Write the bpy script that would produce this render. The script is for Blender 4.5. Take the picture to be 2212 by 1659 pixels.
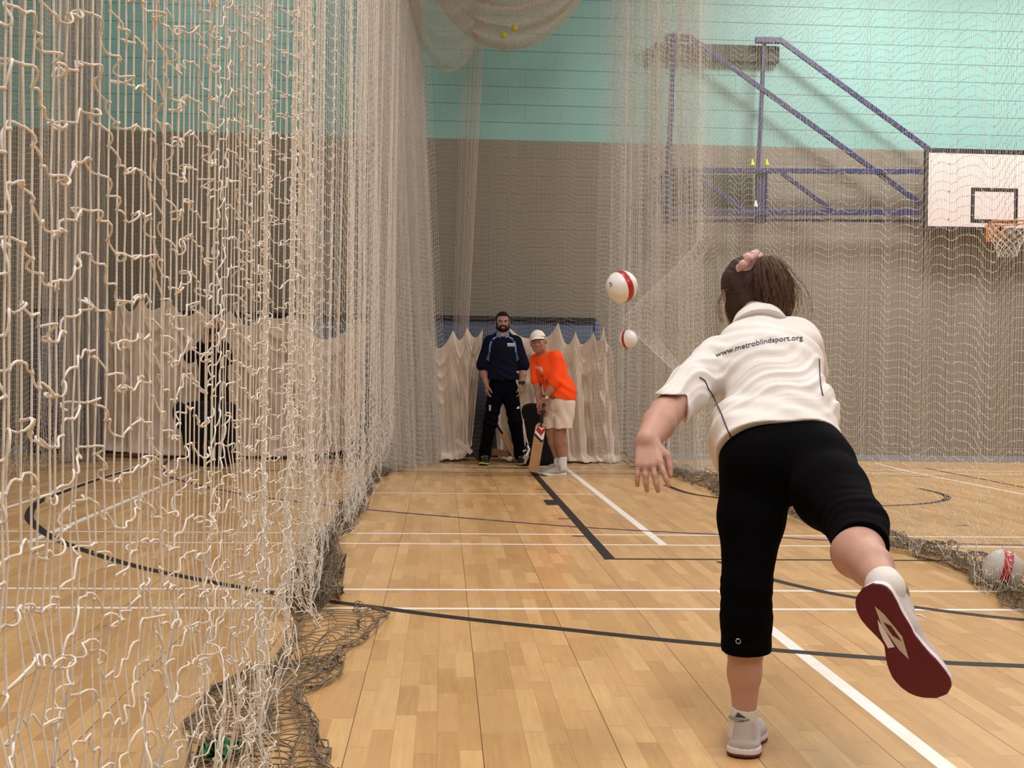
import bpy, math, random
import numpy as np
from mathutils import Vector, Matrix
from mathutils.bvhtree import BVHTree

for o in list(bpy.data.objects):
    bpy.data.objects.remove(o)
S = bpy.context.scene
COL = S.collection

# ------------------------------------------------------------------ camera
FPX, CAM_H = 2528.6, 1.0708
R_AX = np.array([0.99819604, -0.0583547, 0.01412049])
F_AX = np.array([0.05848878, 0.99824497, -0.00927598])
U_AX = np.array([-0.01355441, 0.01008514, 0.99985727])
CAM = np.array([0, 0, CAM_H])
cd = bpy.data.cameras.new('camera'); cam = bpy.data.objects.new('camera', cd); COL.objects.link(cam)
cd.sensor_width = 36; cd.lens = FPX / 2212 * 36; cd.clip_start = 0.05; cd.clip_end = 100
cam.matrix_world = Matrix(((R_AX[0], U_AX[0], -F_AX[0], 0), (R_AX[1], U_AX[1], -F_AX[1], 0), (R_AX[2], U_AX[2], -F_AX[2], CAM_H), (0, 0, 0, 1)))
S.camera = cam
# ------------------------------------------------------------------ world, lamps, exposure
w = bpy.data.worlds.new('world'); S.world = w; w.use_nodes = True
w.node_tree.nodes['Background'].inputs[0].default_value = (0.85, 0.9, 1.0, 1)
w.node_tree.nodes['Background'].inputs[1].default_value = 0.12
S.view_settings.view_transform = 'Standard'; S.view_settings.look = 'None'
S.view_settings.exposure = -0.1; S.view_settings.gamma = 1.0; S.view_settings.use_curve_mapping = False
def area(name, loc, size, power, col=(1, 0.965, 0.94), sy=None, tgt=None, spread=180):
    l = bpy.data.lights.new(name, 'AREA'); l.energy = power; l.color = col; l.shape = 'RECTANGLE'; l.size = size; l.size_y = sy or size
    l.spread = math.radians(spread)
    o = bpy.data.objects.new(name, l); COL.objects.link(o); o.location = loc
    if tgt: o.rotation_euler = (Vector(tgt) - Vector(loc)).to_track_quat('-Z', 'Y').to_euler()
    return o
LP = 125
for (x, y, p) in ((-2.7, 12.9, .5), (5.4, 12.3, 2.7), (9.2, 12.3, 2.6), (-8.5, 12.5, .5),(-5.5, 6.6, .8), (.9, 6.8, 1.0), (6.5, 7.0, 1.0),(-5.5, 2.2, 1.0), (1.0, 2.4, 1.75), (6.5, 2.2, 1.4),
                  (-5.5, -3, 1.0), (1.0, -3, 1.8), (6.5, -3, 1.0)):
    area('hall_light', (x, y, 6.9), 1.8, LP * p, sy=1.2)
S.cycles.max_bounces = 6; S.cycles.diffuse_bounces = 3; S.cycles.glossy_bounces = 3
S.cycles.use_denoising = True; S.cycles.sample_clamp_indirect = 6

# ------------------------------------------------------------------ pixels of the photograph -> points of the hall
def ray(x, y):
    return F_AX * FPX + R_AX * (x - 1106) - U_AX * (y - 829.5)
def P(x, y, Y):                                   # the point at depth Y seen at (x, y)
    d = ray(x, y); return CAM + d * (Y / d[1])
def G(x, y, z=0.0):                               # the point at height z (floor) seen at (x, y)
    d = ray(x, y); return CAM + d * ((z - CAM_H) / d[2])
def nrm(v):
    v = np.asarray(v, float); return v / (np.linalg.norm(v) + 1e-12)

# ------------------------------------------------------------------ materials
def srgb(r, g, b):
    f = lambda c: (c / 255 / 12.92) if c / 255 <= 0.04045 else ((c / 255 + 0.055) / 1.055) ** 2.4
    return (f(r), f(g), f(b), 1)
def mat(name, col, rough=0.6, spec=0.4, metal=0.0, noise=0.0, nscale=20, bump=0.0, bscale=200, sheen=0.0, sss=0.0, coat=0.0, trans=0.0):
    m = bpy.data.materials.new(name); m.use_nodes = True; nt = m.node_tree; b = nt.nodes['Principled BSDF']
    b.inputs['Base Color'].default_value = col; b.inputs['Roughness'].default_value = rough
    b.inputs['Specular IOR Level'].default_value = spec; b.inputs['Metallic'].default_value = metal
    b.inputs['Sheen Weight'].default_value = sheen; b.inputs['Coat Weight'].default_value = coat
    if sss:
        b.inputs['Subsurface Weight'].default_value = sss; b.inputs['Subsurface Scale'].default_value = 0.006
        b.inputs['Subsurface Radius'].default_value = (1, .35, .2)
    tc = nt.nodes.new('ShaderNodeTexCoord')
    if noise:
        n = nt.nodes.new('ShaderNodeTexNoise'); n.inputs['Scale'].default_value = nscale; n.inputs['Detail'].default_value = 4
        nt.links.new(tc.outputs['Object'], n.inputs['Vector'])
        mr = nt.nodes.new('ShaderNodeMapRange'); mr.inputs[1].default_value = .3; mr.inputs[2].default_value = .7
        mr.inputs[3].default_value = 1 - noise; mr.inputs[4].default_value = 1 + noise
        nt.links.new(n.outputs[0], mr.inputs[0])
        mx = nt.nodes.new('ShaderNodeVectorMath'); mx.operation = 'SCALE'; mx.inputs[0].default_value = col[:3]
        nt.links.new(mr.outputs[0], mx.inputs['Scale']); nt.links.new(mx.outputs[0], b.inputs['Base Color'])
    if bump:
        n = nt.nodes.new('ShaderNodeTexNoise'); n.inputs['Scale'].default_value = bscale; n.inputs['Detail'].default_value = 3
        nt.links.new(tc.outputs['Object'], n.inputs['Vector'])
        bp = nt.nodes.new('ShaderNodeBump'); bp.inputs['Strength'].default_value = bump; bp.inputs['Distance'].default_value = .004
        nt.links.new(n.outputs[0], bp.inputs['Height']); nt.links.new(bp.outputs[0], b.inputs['Normal'])
    return m
class NT:                                          # little helper for node maths
    def __init__(s, m): s.nt = m.node_tree; s.N = s.nt.nodes; s.L = s.nt.links
    def m(s, op, a, b=None, c=None):
        n = s.N.new('ShaderNodeMath'); n.operation = op
        for i, v in enumerate((a, b, c)):
            if v is None: continue
            if isinstance(v, (int, float)): n.inputs[i].default_value = v
            else: s.L.new(v, n.inputs[i])
        return n.outputs[0]
    def noise(s, vec, scale, detail=3):
        n = s.N.new('ShaderNodeTexNoise'); n.inputs['Scale'].default_value = scale; n.inputs['Detail'].default_value = detail
        s.L.new(vec, n.inputs['Vector']); return n.outputs[0]
    def comb(s, x, y, z=0.0):
        n = s.N.new('ShaderNodeCombineXYZ')
        for i, v in enumerate((x, y, z)):
            if isinstance(v, (int, float)): n.inputs[i].default_value = v
            else: s.L.new(v, n.inputs[i])
        return n.outputs[0]
    def white(s, vec):
        n = s.N.new('ShaderNodeTexWhiteNoise'); n.noise_dimensions = '3D'; s.L.new(vec, n.inputs['Vector']); return n.outputs[0]
    def ramp(s, fac, stops, interp='LINEAR'):
        n = s.N.new('ShaderNodeValToRGB'); cr = n.color_ramp; cr.interpolation = interp
        while len(cr.elements) < len(stops): cr.elements.new(.5)
        for e, (p, c) in zip(cr.elements, stops): e.position = p; e.color = c
        s.L.new(fac, n.inputs[0]); return n.outputs[0]
    def mix(s, f, a, b, mode='MIX'):
        n = s.N.new('ShaderNodeMix'); n.data_type = 'RGBA'; n.blend_type = mode
        for i, v in ((0, f), (6, a), (7, b)):
            if isinstance(v, (int, float)): n.inputs[i].default_value = v
            elif isinstance(v, tuple): n.inputs[i].default_value = v
            else: s.L.new(v, n.inputs[i])
        return n.outputs[2]

M = {}
# wooden strip floor: strips run away from the camera (along Y)
m = M['floor'] = mat('sprung_maple_floor', (0.5, 0.3, 0.15, 1), rough=0.34, spec=0.45)
t = NT(m); b = t.N['Principled BSDF']
geo = t.N.new('ShaderNodeNewGeometry'); sx = t.N.new('ShaderNodeSeparateXYZ'); t.L.new(geo.outputs['Position'], sx.inputs[0])
X, Y = sx.outputs[0], sx.outputs[1]
W_ = 0.0643
u = t.m('DIVIDE', t.m('ADD', X, 38.842), W_); row = t.m('FLOOR', u); fu = t.m('FRACT', u)
sh = t.white(t.comb(row, 3.3, 1.7)); v = t.m('ADD', t.m('DIVIDE', Y, 0.43), t.m('MULTIPLY', sh, 9.0))
v = t.m('ADD', v, t.m('MULTIPLY', t.m('SINE', t.m('ADD', t.m('MULTIPLY', v, 1.7), t.m('MULTIPLY', row, 2.1))), 0.22))
cell = t.m('FLOOR', v); fv = t.m('FRACT', v)
rnd = t.white(t.comb(row, cell, 0.5))
grain = t.noise(t.comb(t.m('MULTIPLY', X, 26), t.m('MULTIPLY', Y, 1.6), t.m('MULTIPLY', rnd, 20)), 3.0, 5)
blot = t.noise(t.comb(t.m('MULTIPLY', X, 1.0), t.m('MULTIPLY', Y, .8), t.m('MULTIPLY', rnd, 3)), 7.0, 3)
tone = t.m('ADD', t.m('MULTIPLY', rnd, 0.5), t.m('ADD', t.m('MULTIPLY', grain, 0.5), t.m('MULTIPLY', blot, .25)))
colr = t.ramp(tone, [(0.12, (0.40, 0.215, 0.082, 1)), (0.42, (0.52, 0.30, 0.122, 1)), (0.72, (0.60, 0.36, 0.152, 1)), (1.0, (0.70, 0.455, 0.21, 1))])
knot = t.noise(t.comb(t.m('MULTIPLY', X, 9), t.m('MULTIPLY', Y, 4), 0), 1.0, 2)
colr = t.mix(t.m('MULTIPLY', t.m('GREATER_THAN', knot, .755), .45), colr, (0.2, 0.09, 0.04, 1))
e1 = t.m('MULTIPLY', t.m('LESS_THAN', fu, 0.022), t.m('ADD', .25, t.m('MULTIPLY', t.m('LESS_THAN', t.m('FRACT', t.m('DIVIDE', row, 2.0)), .3), .9)))
e2 = t.m('LESS_THAN', t.m('MINIMUM', fv, t.m('SUBTRACT', 1, fv)), 0.003)
f4 = t.m('FRACT', t.m('DIVIDE', t.m('ADD', row, .5), 6.0)); e3 = t.m('MULTIPLY', t.m('LESS_THAN', fu, 0.045), t.m('LESS_THAN', f4, .16))
seam = t.m('MINIMUM', t.m('ADD', t.m('MULTIPLY', t.m('MAXIMUM', e1, e2), .42), t.m('MULTIPLY', e3, .9)), 0.9)
t.L.new(t.mix(seam, colr, (0.10, 0.05, 0.028, 1)), b.inputs['Base Color'])
rg = t.noise(t.comb(X, Y, 0), 2.2, 3)
t.L.new(t.m('ADD', t.m('MULTIPLY', rg, .16), .18), b.inputs['Roughness'])
# painted blockwork: teal above, grey below
ZB = 4.02; CH = 0.2257
def wall_mat(name, axis):
    m = mat(name, (0.3, 0.3, 0.3, 1), rough=0.5, spec=0.35); t = NT(m); b = t.N['Principled BSDF']
    geo = t.N.new('ShaderNodeNewGeometry'); sx = t.N.new('ShaderNodeSeparateXYZ'); t.L.new(geo.outputs['Position'], sx.inputs[0])
    A, Z = sx.outputs[axis], sx.outputs[2]
    u = t.m('ADD', t.m('DIVIDE', t.m('SUBTRACT', Z, ZB), CH), 40.0); r = t.m('FLOOR', u); fz = t.m('FRACT', u)
    dz = t.m('MULTIPLY', t.m('MINIMUM', fz, t.m('SUBTRACT', 1, fz)), CH)
    pa = t.m('ADD', t.m('DIVIDE', A, 0.45), t.m('ADD', t.m('MULTIPLY', t.m('MODULO', r, 2.0), 0.5), 20.31)); fa = t.m('FRACT', pa)
    da = t.m('MULTIPLY', t.m('MINIMUM', fa, t.m('SUBTRACT', 1, fa)), 0.45)
    rj = t.white(t.comb(t.m('FLOOR', pa), r, 0)); depth_a = t.m('MULTIPLY', t.m('GREATER_THAN', rj, 0.75), .5)
    def groove(d, wdt):
        n = t.N.new('ShaderNodeMapRange'); n.interpolation_type = 'SMOOTHSTEP'
        n.inputs[1].default_value = 0.001; n.inputs[2].default_value = wdt; n.inputs[3].default_value = 1; n.inputs[4].default_value = 0
        t.L.new(d, n.inputs[0]); return n.outputs[0]
    gz = groove(dz, 0.007); ga = t.m('MULTIPLY', groove(da, 0.005), depth_a); g = t.m('MAXIMUM', gz, ga)
    nz = t.noise(geo.outputs['Position'], 55, 4); nb = t.noise(geo.outputs['Position'], 1.3, 3); rb = t.white(t.comb(t.m('FLOOR', pa), r, 5.0))
    hgt = t.m('SUBTRACT', t.m('MULTIPLY', nz, .0016), t.m('MULTIPLY', g, 0.0045))
    bp = t.N.new('ShaderNodeBump'); bp.inputs['Strength'].default_value = 1; bp.inputs['Distance'].default_value = 1
    t.L.new(hgt, bp.inputs['Height']); t.L.new(bp.outputs[0], b.inputs['Normal'])
    var = t.m('ADD', 0.93, t.m('ADD', t.m('MULTIPLY', nb, .1), t.m('MULTIPLY', rb, .035)))
    teal, grey = (0.215, 0.445, 0.42, 1), (0.205, 0.187, 0.147, 1)
    base = t.mix(t.m('GREATER_THAN', Z, ZB + .003), grey, teal)
    sc = t.N.new('ShaderNodeVectorMath'); sc.operation = 'SCALE'; t.L.new(base, sc.inputs[0]); t.L.new(var, sc.inputs['Scale'])
    groove_light = t.mix(t.m('GREATER_THAN', Z, ZB + .003), (0.36, 0.33, 0.27, 1), (0.06, 0.13, 0.115, 1))  # lit groove lips on grey and groove shade on teal, put into colour
    t.L.new(t.mix(t.m('MULTIPLY', g, .5), sc.outputs[0], groove_light), b.inputs['Base Color'])
    return m
M['wall_x'] = wall_mat('painted_blockwork_x', 0); M['wall_y'] = wall_mat('painted_blockwork_y', 1)
M['ceiling'] = mat('white_ceiling', (0.7, 0.7, 0.68, 1), .8)
M['line_white'] = mat('white_line_paint', (0.86, 0.82, 0.78, 1), .35, noise=.05)
M['line_black'] = mat('dark_line_paint', (0.018, 0.015, 0.015, 1), .55, .2,noise=.2, nscale=30)
M['line_purple'] = mat('purple_line_paint', (0.045, 0.025, 0.10, 1), .5, .2,noise=.2, nscale=30)
M['skirting'] = mat('grey_trunking', (0.27, 0.28, 0.31, 1), .4)
M['twine'] = mat('cream_twine', (0.77, 0.71, 0.645, 1), .9, .1, noise=.12, nscale=60)
M['twine_bright'] = mat('bright_twine', (0.80, 0.74, 0.68, 1), .9, .1, noise=.1, nscale=60)
M['twine_pale'] = mat('pale_twine', (0.66, 0.58, 0.51, 1), .9, .1, noise=.12, nscale=60)
M['twine_dark'] = mat('dirty_twine', (0.21, 0.165, 0.12, 1), .9, .1, noise=.35, nscale=25)
M['canvas'] = mat('cream_canvas', (0.72, 0.60, 0.50, 1), .85, .15, noise=.07, nscale=5, bump=.25, bscale=40)
M['mat_blue'] = mat('blue_vinyl', (0.068, 0.085, 0.135, 1), .5, .3, noise=.15, nscale=6, bump=.4, bscale=12)
M['eye_white'] = mat('eye_white', (0.3, 0.27, 0.25, 1), .3)
M['mat_edge'] = mat('bright_blue_vinyl', (0.035, 0.10, 0.26, 1), .5)
M['black_strip'] = mat('black_webbing', (0.010, 0.010, 0.012, 1), .7)
M['steel_blue'] = mat('blue_painted_steel', (0.008, 0.014, 0.095, 1), .4, .5)
M['board_white'] = mat('white_backboard', (0.66, 0.585, 0.57, 1), .4)
M['black'] = mat('black_paint', (0.012, 0.010, 0.012, 1), .5)
M['orange'] = mat('orange_steel', (0.50, 0.16, 0.03, 1), .4)
M['white_cord'] = mat('white_cord', (0.62, 0.56, 0.52, 1), .8)
M['olive'] = mat('dark_green_board_and_shade', (0.030, 0.045, 0.030, 1), .7, noise=.15)
M['skin_w'] = mat('fair_skin', (0.50, 0.275, 0.21, 1), .5, .3, sss=.12, noise=.06, nscale=14)
M['skin_arm'] = mat('tanned_skin', (0.40, 0.20, 0.14, 1), .5, .3, sss=.1, noise=.1, nscale=14)
M['skin_m'] = mat('pale_skin', (0.36, 0.195, 0.145, 1), .5, .3, sss=.1, noise=.1, nscale=20)
M['skin_o'] = mat('weathered_skin', (0.37, 0.175, 0.125, 1), .5, .3, sss=.1, noise=.14, nscale=20)
M['shirt_w'] = mat('white_polo_cotton', (0.79, 0.745, 0.725, 1), .9, .15, bump=.3, bscale=500, sheen=.1)
M['legging'] = mat('black_stretch_fabric', (0.0016, 0.0016, 0.0024, 1), .9, .05)
M['hair_w'] = mat('brown_hair', (0.040, 0.021, 0.015, 1), .55, .25, noise=.3, nscale=60)
M['hair_w2'] = mat('light_brown_hair', (0.16, 0.090, 0.062, 1), .55, .3, noise=.3, nscale=60)
M['hair_b'] = mat('black_brown_hair', (0.010, 0.006, 0.005, 1), .7, .2)
M['scrunchie'] = mat('pink_satin', (0.62, 0.38, 0.34, 1), .4, .4)
M['shoe_w'] = mat('white_shoe_mesh', (0.53, 0.48, 0.48, 1), .6, .3, bump=.3, bscale=300)
M['shoe_mid'] = mat('white_foam', (0.78, 0.72, 0.74, 1), .45)
M['shoe_grey'] = mat('grey_shoe_mesh', (0.34, 0.30, 0.27, 1), .7, bump=.3, bscale=300)
M['sole_red'] = mat('maroon_rubber', (0.115, 0.009, 0.020, 1), .5, .35)
M['sole_insert'] = mat('cream_sole_plastic', (0.55, 0.46, 0.38, 1), .35)
M['sock'] = mat('white_sock', (0.74, 0.69, 0.66, 1), .9, bump=.4, bscale=400)
M['navy'] = mat('navy_polyester', (0.0055, 0.006, 0.018, 1), .85, .1)
M['sky'] = mat('light_blue_polyester', (0.14, 0.25, 0.48, 1), .75, .2)
M['skygrey'] = mat('slate_blue_polyester', (0.075, 0.115, 0.18, 1), .75, .2)
M['trouser_b'] = mat('black_navy_trousers', (0.0022, 0.0022, 0.005, 1), .9, .06)
M['orange_tee'] = mat('fluorescent_orange_cotton', (1.0, 0.092, 0.018, 1), .85, .1)
M['shorts'] = mat('stone_cotton', (0.74, 0.63, 0.54, 1), .85, .15)
M['cap'] = mat('white_cap_cotton', (0.80, 0.73, 0.70, 1), .8)
M['white_print'] = mat('white_print', (0.78, 0.76, 0.74, 1), .6)
M['dark_print'] = mat('dark_print', (0.055, 0.055, 0.075, 1), .6)
M['ball_white'] = mat('white_ball_leather', (0.80, 0.77, 0.76, 1), .35, .5, coat=.3)
M['ball_red'] = mat('red_ball_leather', (0.42, 0.012, 0.020, 1), .35, .5, coat=.3)
M['ball_old'] = mat('scuffed_ball_leather', (0.52, 0.50, 0.50, 1), .5, noise=.2, nscale=12)
M['tennis'] = mat('yellow_felt', (0.42, 0.40, 0.04, 1), .9)
M['willow'] = mat('willow_wood', (0.42, 0.235, 0.11, 1), .45, noise=.12, nscale=10)
M['silver'] = mat('silver_buckle', (0.6, 0.6, 0.62, 1), .25, metal=.7)
M['gold'] = mat('gold_watch_face', (0.75, 0.66, 0.42, 1), .3, metal=.3)
M['bag'] = mat('black_nylon', (0.006, 0.006, 0.008, 1), .75, .2, bump=.3, bscale=60)
M['bag_navy'] = mat('navy_nylon', (0.010, 0.013, 0.035, 1), .75, .2)
M['green_cloth'] = mat('green_cloth', (0.02, 0.16, 0.055, 1), .8)
M['lime'] = mat('lime_plastic', (0.55, 0.65, 0.04, 1), .5)
M['wood_dk'] = mat('brown_wood', (0.22, 0.105, 0.055, 1), .5)

# ------------------------------------------------------------------ object helpers
def mesh_np(name, V, Fq, m, parent=None, smooth=True):
    """V (n,3), Fq (k,4) or (k,3) arrays -> one mesh object"""
    V = np.asarray(V, np.float32); Fq = np.asarray(Fq, np.int32); k = Fq.shape[1]
    me = bpy.data.meshes.new(name); me.vertices.add(len(V)); me.vertices.foreach_set('co', V.ravel())
    me.loops.add(Fq.size); me.loops.foreach_set('vertex_index', Fq.ravel())
    me.polygons.add(len(Fq)); me.polygons.foreach_set('loop_start', np.arange(0, Fq.size, k, dtype=np.int32))
    me.update(calc_edges=True)
    me.polygons.foreach_set('use_smooth', np.full(len(Fq), smooth))
    me.materials.append(m)
    o = bpy.data.objects.new(name, me); COL.objects.link(o)
    if parent is not None: o.parent = parent
    return o
class MB:
    """collects shapes, builds ONE mesh object"""
    def __init__(s): s.v = []; s.f = []
    def raw(s, V, F):
        n = len(s.v); s.v += [tuple(map(float, p)) for p in V]; s.f += [tuple(n + i for i in f) for f in F]
    def box(s, lo, hi, Mx=None):
        c = [(x, y, z) for x in (lo[0], hi[0]) for y in (lo[1], hi[1]) for z in (lo[2], hi[2])]
        if Mx is not None: c = [tuple(Mx @ Vector(p)) for p in c]
        s.raw(c, [(0, 1, 3, 2), (4, 6, 7, 5), (0, 4, 5, 1), (2, 3, 7, 6), (0, 2, 6, 4), (1, 5, 7, 3)])
    def bar(s, a, b, wd, th, up=(0, 1, 0)):
        a, b = np.array(a, float), np.array(b, float); t = nrm(b - a); n = nrm(np.cross(t, up)); q = np.cross(n, t)
        V = [p + n * (i * wd / 2) + q * (j * th / 2) for p in (a, b) for i, j in ((-1, -1), (1, -1), (1, 1), (-1, 1))]
        s.raw(V, [(0, 3, 2, 1), (4, 5, 6, 7), (0, 1, 5, 4), (1, 2, 6, 5), (2, 3, 7, 6), (3, 0, 4, 7)])
    def tube(s, pts, r, n=8, closed=False):
        pts = [np.array(p, float) for p in pts]; k = len(pts); rr = r if hasattr(r, '__len__') else [r] * k; V = []; up = None
        for i in range(k):
            if closed: t = nrm(pts[(i + 1) % k] - pts[i - 1])
            else: t = nrm(pts[min(i + 1, k - 1)] - pts[max(i - 1, 0)])
            if up is None: up = np.array([0, 0, 1.]) if abs(t[2]) < .9 else np.array([1., 0, 0])
            a = nrm(np.cross(t, up)); c = np.cross(a, t); up = c
            V += [pts[i] + (a * math.cos(2 * math.pi * j / n) + c * math.sin(2 * math.pi * j / n)) * rr[i] for j in range(n)]
        Fc = [(i * n + j, i * n + (j + 1) % n, (i + 1) % k * n + (j + 1) % n, (i + 1) % k * n + j) for i in range(k if closed else k - 1) for j in range(n)]
        if not closed: Fc += [tuple(range(n))[::-1], tuple((k - 1) * n + j for j in range(n))]
        s.raw(V, Fc)
    def lathe(s, prof, n=24, Mx=None):
        V = [(r * math.cos(2 * math.pi * j / n), r * math.sin(2 * math.pi * j / n), z) for r, z in prof for j in range(n)]
        if Mx is not None: V = [tuple(Mx @ Vector(p)) for p in V]
        k = len(prof); s.raw(V, [(i * n + j, i * n + (j + 1) % n, (i + 1) * n + (j + 1) % n, (i + 1) * n + j) for i in range(k - 1) for j in range(n)])
    def build(s, name, m, parent=None, smooth=False, bevel=0, sub=0):
        me = bpy.data.meshes.new(name); me.from_pydata(s.v, [], s.f); me.update(); me.materials.append(m)
        if smooth: me.polygons.foreach_set('use_smooth', [True] * len(me.polygons))
        o = bpy.data.objects.new(name, me); COL.objects.link(o)
        if parent is not None: o.parent = parent
        if bevel:
            md = o.modifiers.new('bevel', 'BEVEL'); md.width = bevel; md.segments = 2; md.limit_method = 'ANGLE'
        if sub:
            md = o.modifiers.new('sub', 'SUBSURF'); md.levels = md.render_levels = sub
        return o
def tag(o, label=None, cat=None, group=None, kind=None):
    if label: o['label'] = label
    if cat: o['category'] = cat
    if group: o['group'] = group
    if kind: o['kind'] = kind
    return o
def thing(name, loc, label, cat, group=None):
    o = bpy.data.objects.new(name, None); COL.objects.link(o); o.empty_display_size = .1
    o.location = (0, 0, 0); o['_base'] = [float(c) for c in loc]
    return tag(o, label, cat, group)
def settle():
    """put each thing's Empty at its base, keeping its parts where they are"""
    for o in list(S.objects):
        if o.type == 'EMPTY' and '_base' in o:
            b = Vector(o['_base']); o.location = b
            for c in o.children: c.matrix_parent_inverse = Matrix.Translation(-b)
            del o['_base']
def copy_tree(o, parent=None):
    c = o.copy(); COL.objects.link(c); c.parent = parent
    for ch in list(o.children): copy_tree(ch, c)
    return c

# ------------------------------------------------------------------ vectorised tubes (for nets, hair)
def tubes(Pl, r, sides, ref):
    """Pl (N,M,3) polylines -> (V,F)"""
    Pl = np.asarray(Pl, np.float32); N, K, _ = Pl.shape
    T = np.empty_like(Pl); T[:, 1:-1] = Pl[:, 2:] - Pl[:, :-2]; T[:, 0] = Pl[:, 1] - Pl[:, 0]; T[:, -1] = Pl[:, -1] - Pl[:, -2]
    T /= np.linalg.norm(T, axis=2, keepdims=True) + 1e-9
    ref = np.asarray(ref, np.float32) + np.array([.013, .011, .017], np.float32)
    A = np.cross(T, ref); A /= np.linalg.norm(A, axis=2, keepdims=True) + 1e-9; B = np.cross(T, A)
    r = np.asarray(r, np.float32)
    if r.ndim == 1: r = r[None, :, None]
    ang = np.arange(sides) * 2 * np.pi / sides
    V = np.empty((N, K, sides, 3), np.float32)
    for j, a in enumerate(ang): V[:, :, j] = Pl + r * (A * np.cos(a) + B * np.sin(a))
    n0 = (np.arange(N) * K)[:, None, None]; k0 = np.arange(K - 1)[None, :, None]; j0 = np.arange(sides)[None, None, :]; j1 = (j0 + 1) % sides
    b0 = (n0 + k0) * sides; b1 = b0 + sides
    Fq = np.stack([b0 + j0, b0 + j1, b1 + j1, b1 + j0], -1).reshape(-1, 4)
    return V.reshape(-1, 3), Fq
def merge(parts):
    Vs, Fs, n = [], [], 0
    for V, Fq in parts:
        Vs.append(V); Fs.append(Fq + n); n += len(V)
    return np.concatenate(Vs), np.concatenate(Fs)
def smooth_noise(n, corr, rng):
    x = rng.standard_normal(n + 8 * corr); k = np.hanning(2 * corr + 1); y = np.convolve(x, k / np.sqrt((k ** 2).sum()), 'same')
    return y[4 * corr:4 * corr + n]
def net_geo(K, r, sides, ref, seg, mesh_len, rng, out=(1, 0, 0), wild=1.0, vseg=1, rh=None):
    """K (C,R,3) knots. verticals through the knots of a column, drooping cords between columns."""
    K = np.asarray(K, np.float32); C, Rn, _ = K.shape; out = np.asarray(out, np.float32)
    parts = [tubes(K, r, sides, ref)]
    A, B = K[:-1].reshape(-1, 3), K[1:].reshape(-1, 3); D = B - A; L = np.linalg.norm(D, axis=1, keepdims=True) + 1e-6
    slack = np.sqrt(np.clip(mesh_len ** 2 - L ** 2, 0.0001 ** 2, None))
    up = np.array([0, 0, 1], np.float32); H = D - D[:, 2:3] * up; n = len(A)
    low = (D[:, 2:3] < 0)
    rn = rng.standard_normal((n, 4)).astype(np.float32)
    hl = np.linalg.norm(H, axis=1, keepdims=True) + 1e-6; Hn = H / hl
    lead = hl * .55 + slack * .25
    P1 = np.where(low, A + Hn * lead + up * slack * (.16 + .1 * rn[:, :1]), A - up * slack * (.1 + .1 * rn[:, :1]) + Hn * hl * .12)
    P2 = np.where(low, B + up * slack * (.10 + .1 * rn[:, 1:2]) - Hn * hl * .08, B - Hn * lead + up * slack * (.16 + .1 * rn[:, 1:2]))
    P1 = P1 + out * slack * rn[:, 2:3] * .28 * wild; P2 = P2 + out * slack * rn[:, 3:4] * .28 * wild
    ts = np.linspace(0, 1, seg + 1)[None, :, None]
    Q = (1 - ts) ** 3 * A[:, None] + 3 * (1 - ts) ** 2 * ts * P1[:, None] + 3 * (1 - ts) * ts ** 2 * P2[:, None] + ts ** 3 * B[:, None]
    parts.append(tubes(Q, rh or r, sides, ref))
    return merge(parts)
def knots_geo(K, rx, rz):
    K = K.reshape(-1, 3); n = len(K)
    off = np.array([(rx, 0, 0), (0, rx, 0), (-rx, 0, 0), (0, -rx, 0), (0, 0, rz), (0, 0, -rz)], np.float32)
    V = (K[:, None] + off[None]).reshape(-1, 3); b = (np.arange(n) * 6)[:, None, None]
    F3 = np.array([(0, 1, 4), (1, 2, 4), (2, 3, 4), (3, 0, 4), (1, 0, 5), (2, 1, 5), (3, 2, 5), (0, 3, 5)])
    F4 = np.concatenate([F3, F3[:, 2:3]], 1)
    return V, F3, b
# =================================================================== THE HALL
WY = 14.85; XL, XR, YB, ZT = -13.0, 17.0, -7.0, 7.6
def struct(name, mb, m, **k):
    return tag(mb.build(name, m, **k), kind='structure')
q = MB(); q.box((XL - .3, YB - .3, -.2), (XR + .3, WY + .3, 0)); floor = struct('floor', q, M['floor'])
q = MB(); q.box((XL - .3, YB - .3, ZT), (XR + .3, WY + .3, ZT + .2)); struct('ceiling', q, M['ceiling'])
q = MB(); q.box((XL, WY, 0), (XR, WY + .3, ZT)); struct('wall_back', q, M['wall_x'])
q = MB(); q.box((XL, YB - .3, 0), (XR, YB, ZT)); struct('wall_front', q, M['wall_x'])
q = MB(); q.box((XL - .3, YB - .3, 0), (XL, WY + .3, ZT)); struct('wall_left', q, M['wall_y'])
q = MB(); q.box((XR, YB - .3, 0), (XR + .3, WY + .3, ZT)); struct('wall_right', q, M['wall_y'])
q = MB(); q.box((XL, WY - .03, 0), (XR, WY, .055)); q.box((XL, WY - .02, .055), (XR, WY, .075)); struct('baseboard_back', q, M['skirting'], bevel=.004)

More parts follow.
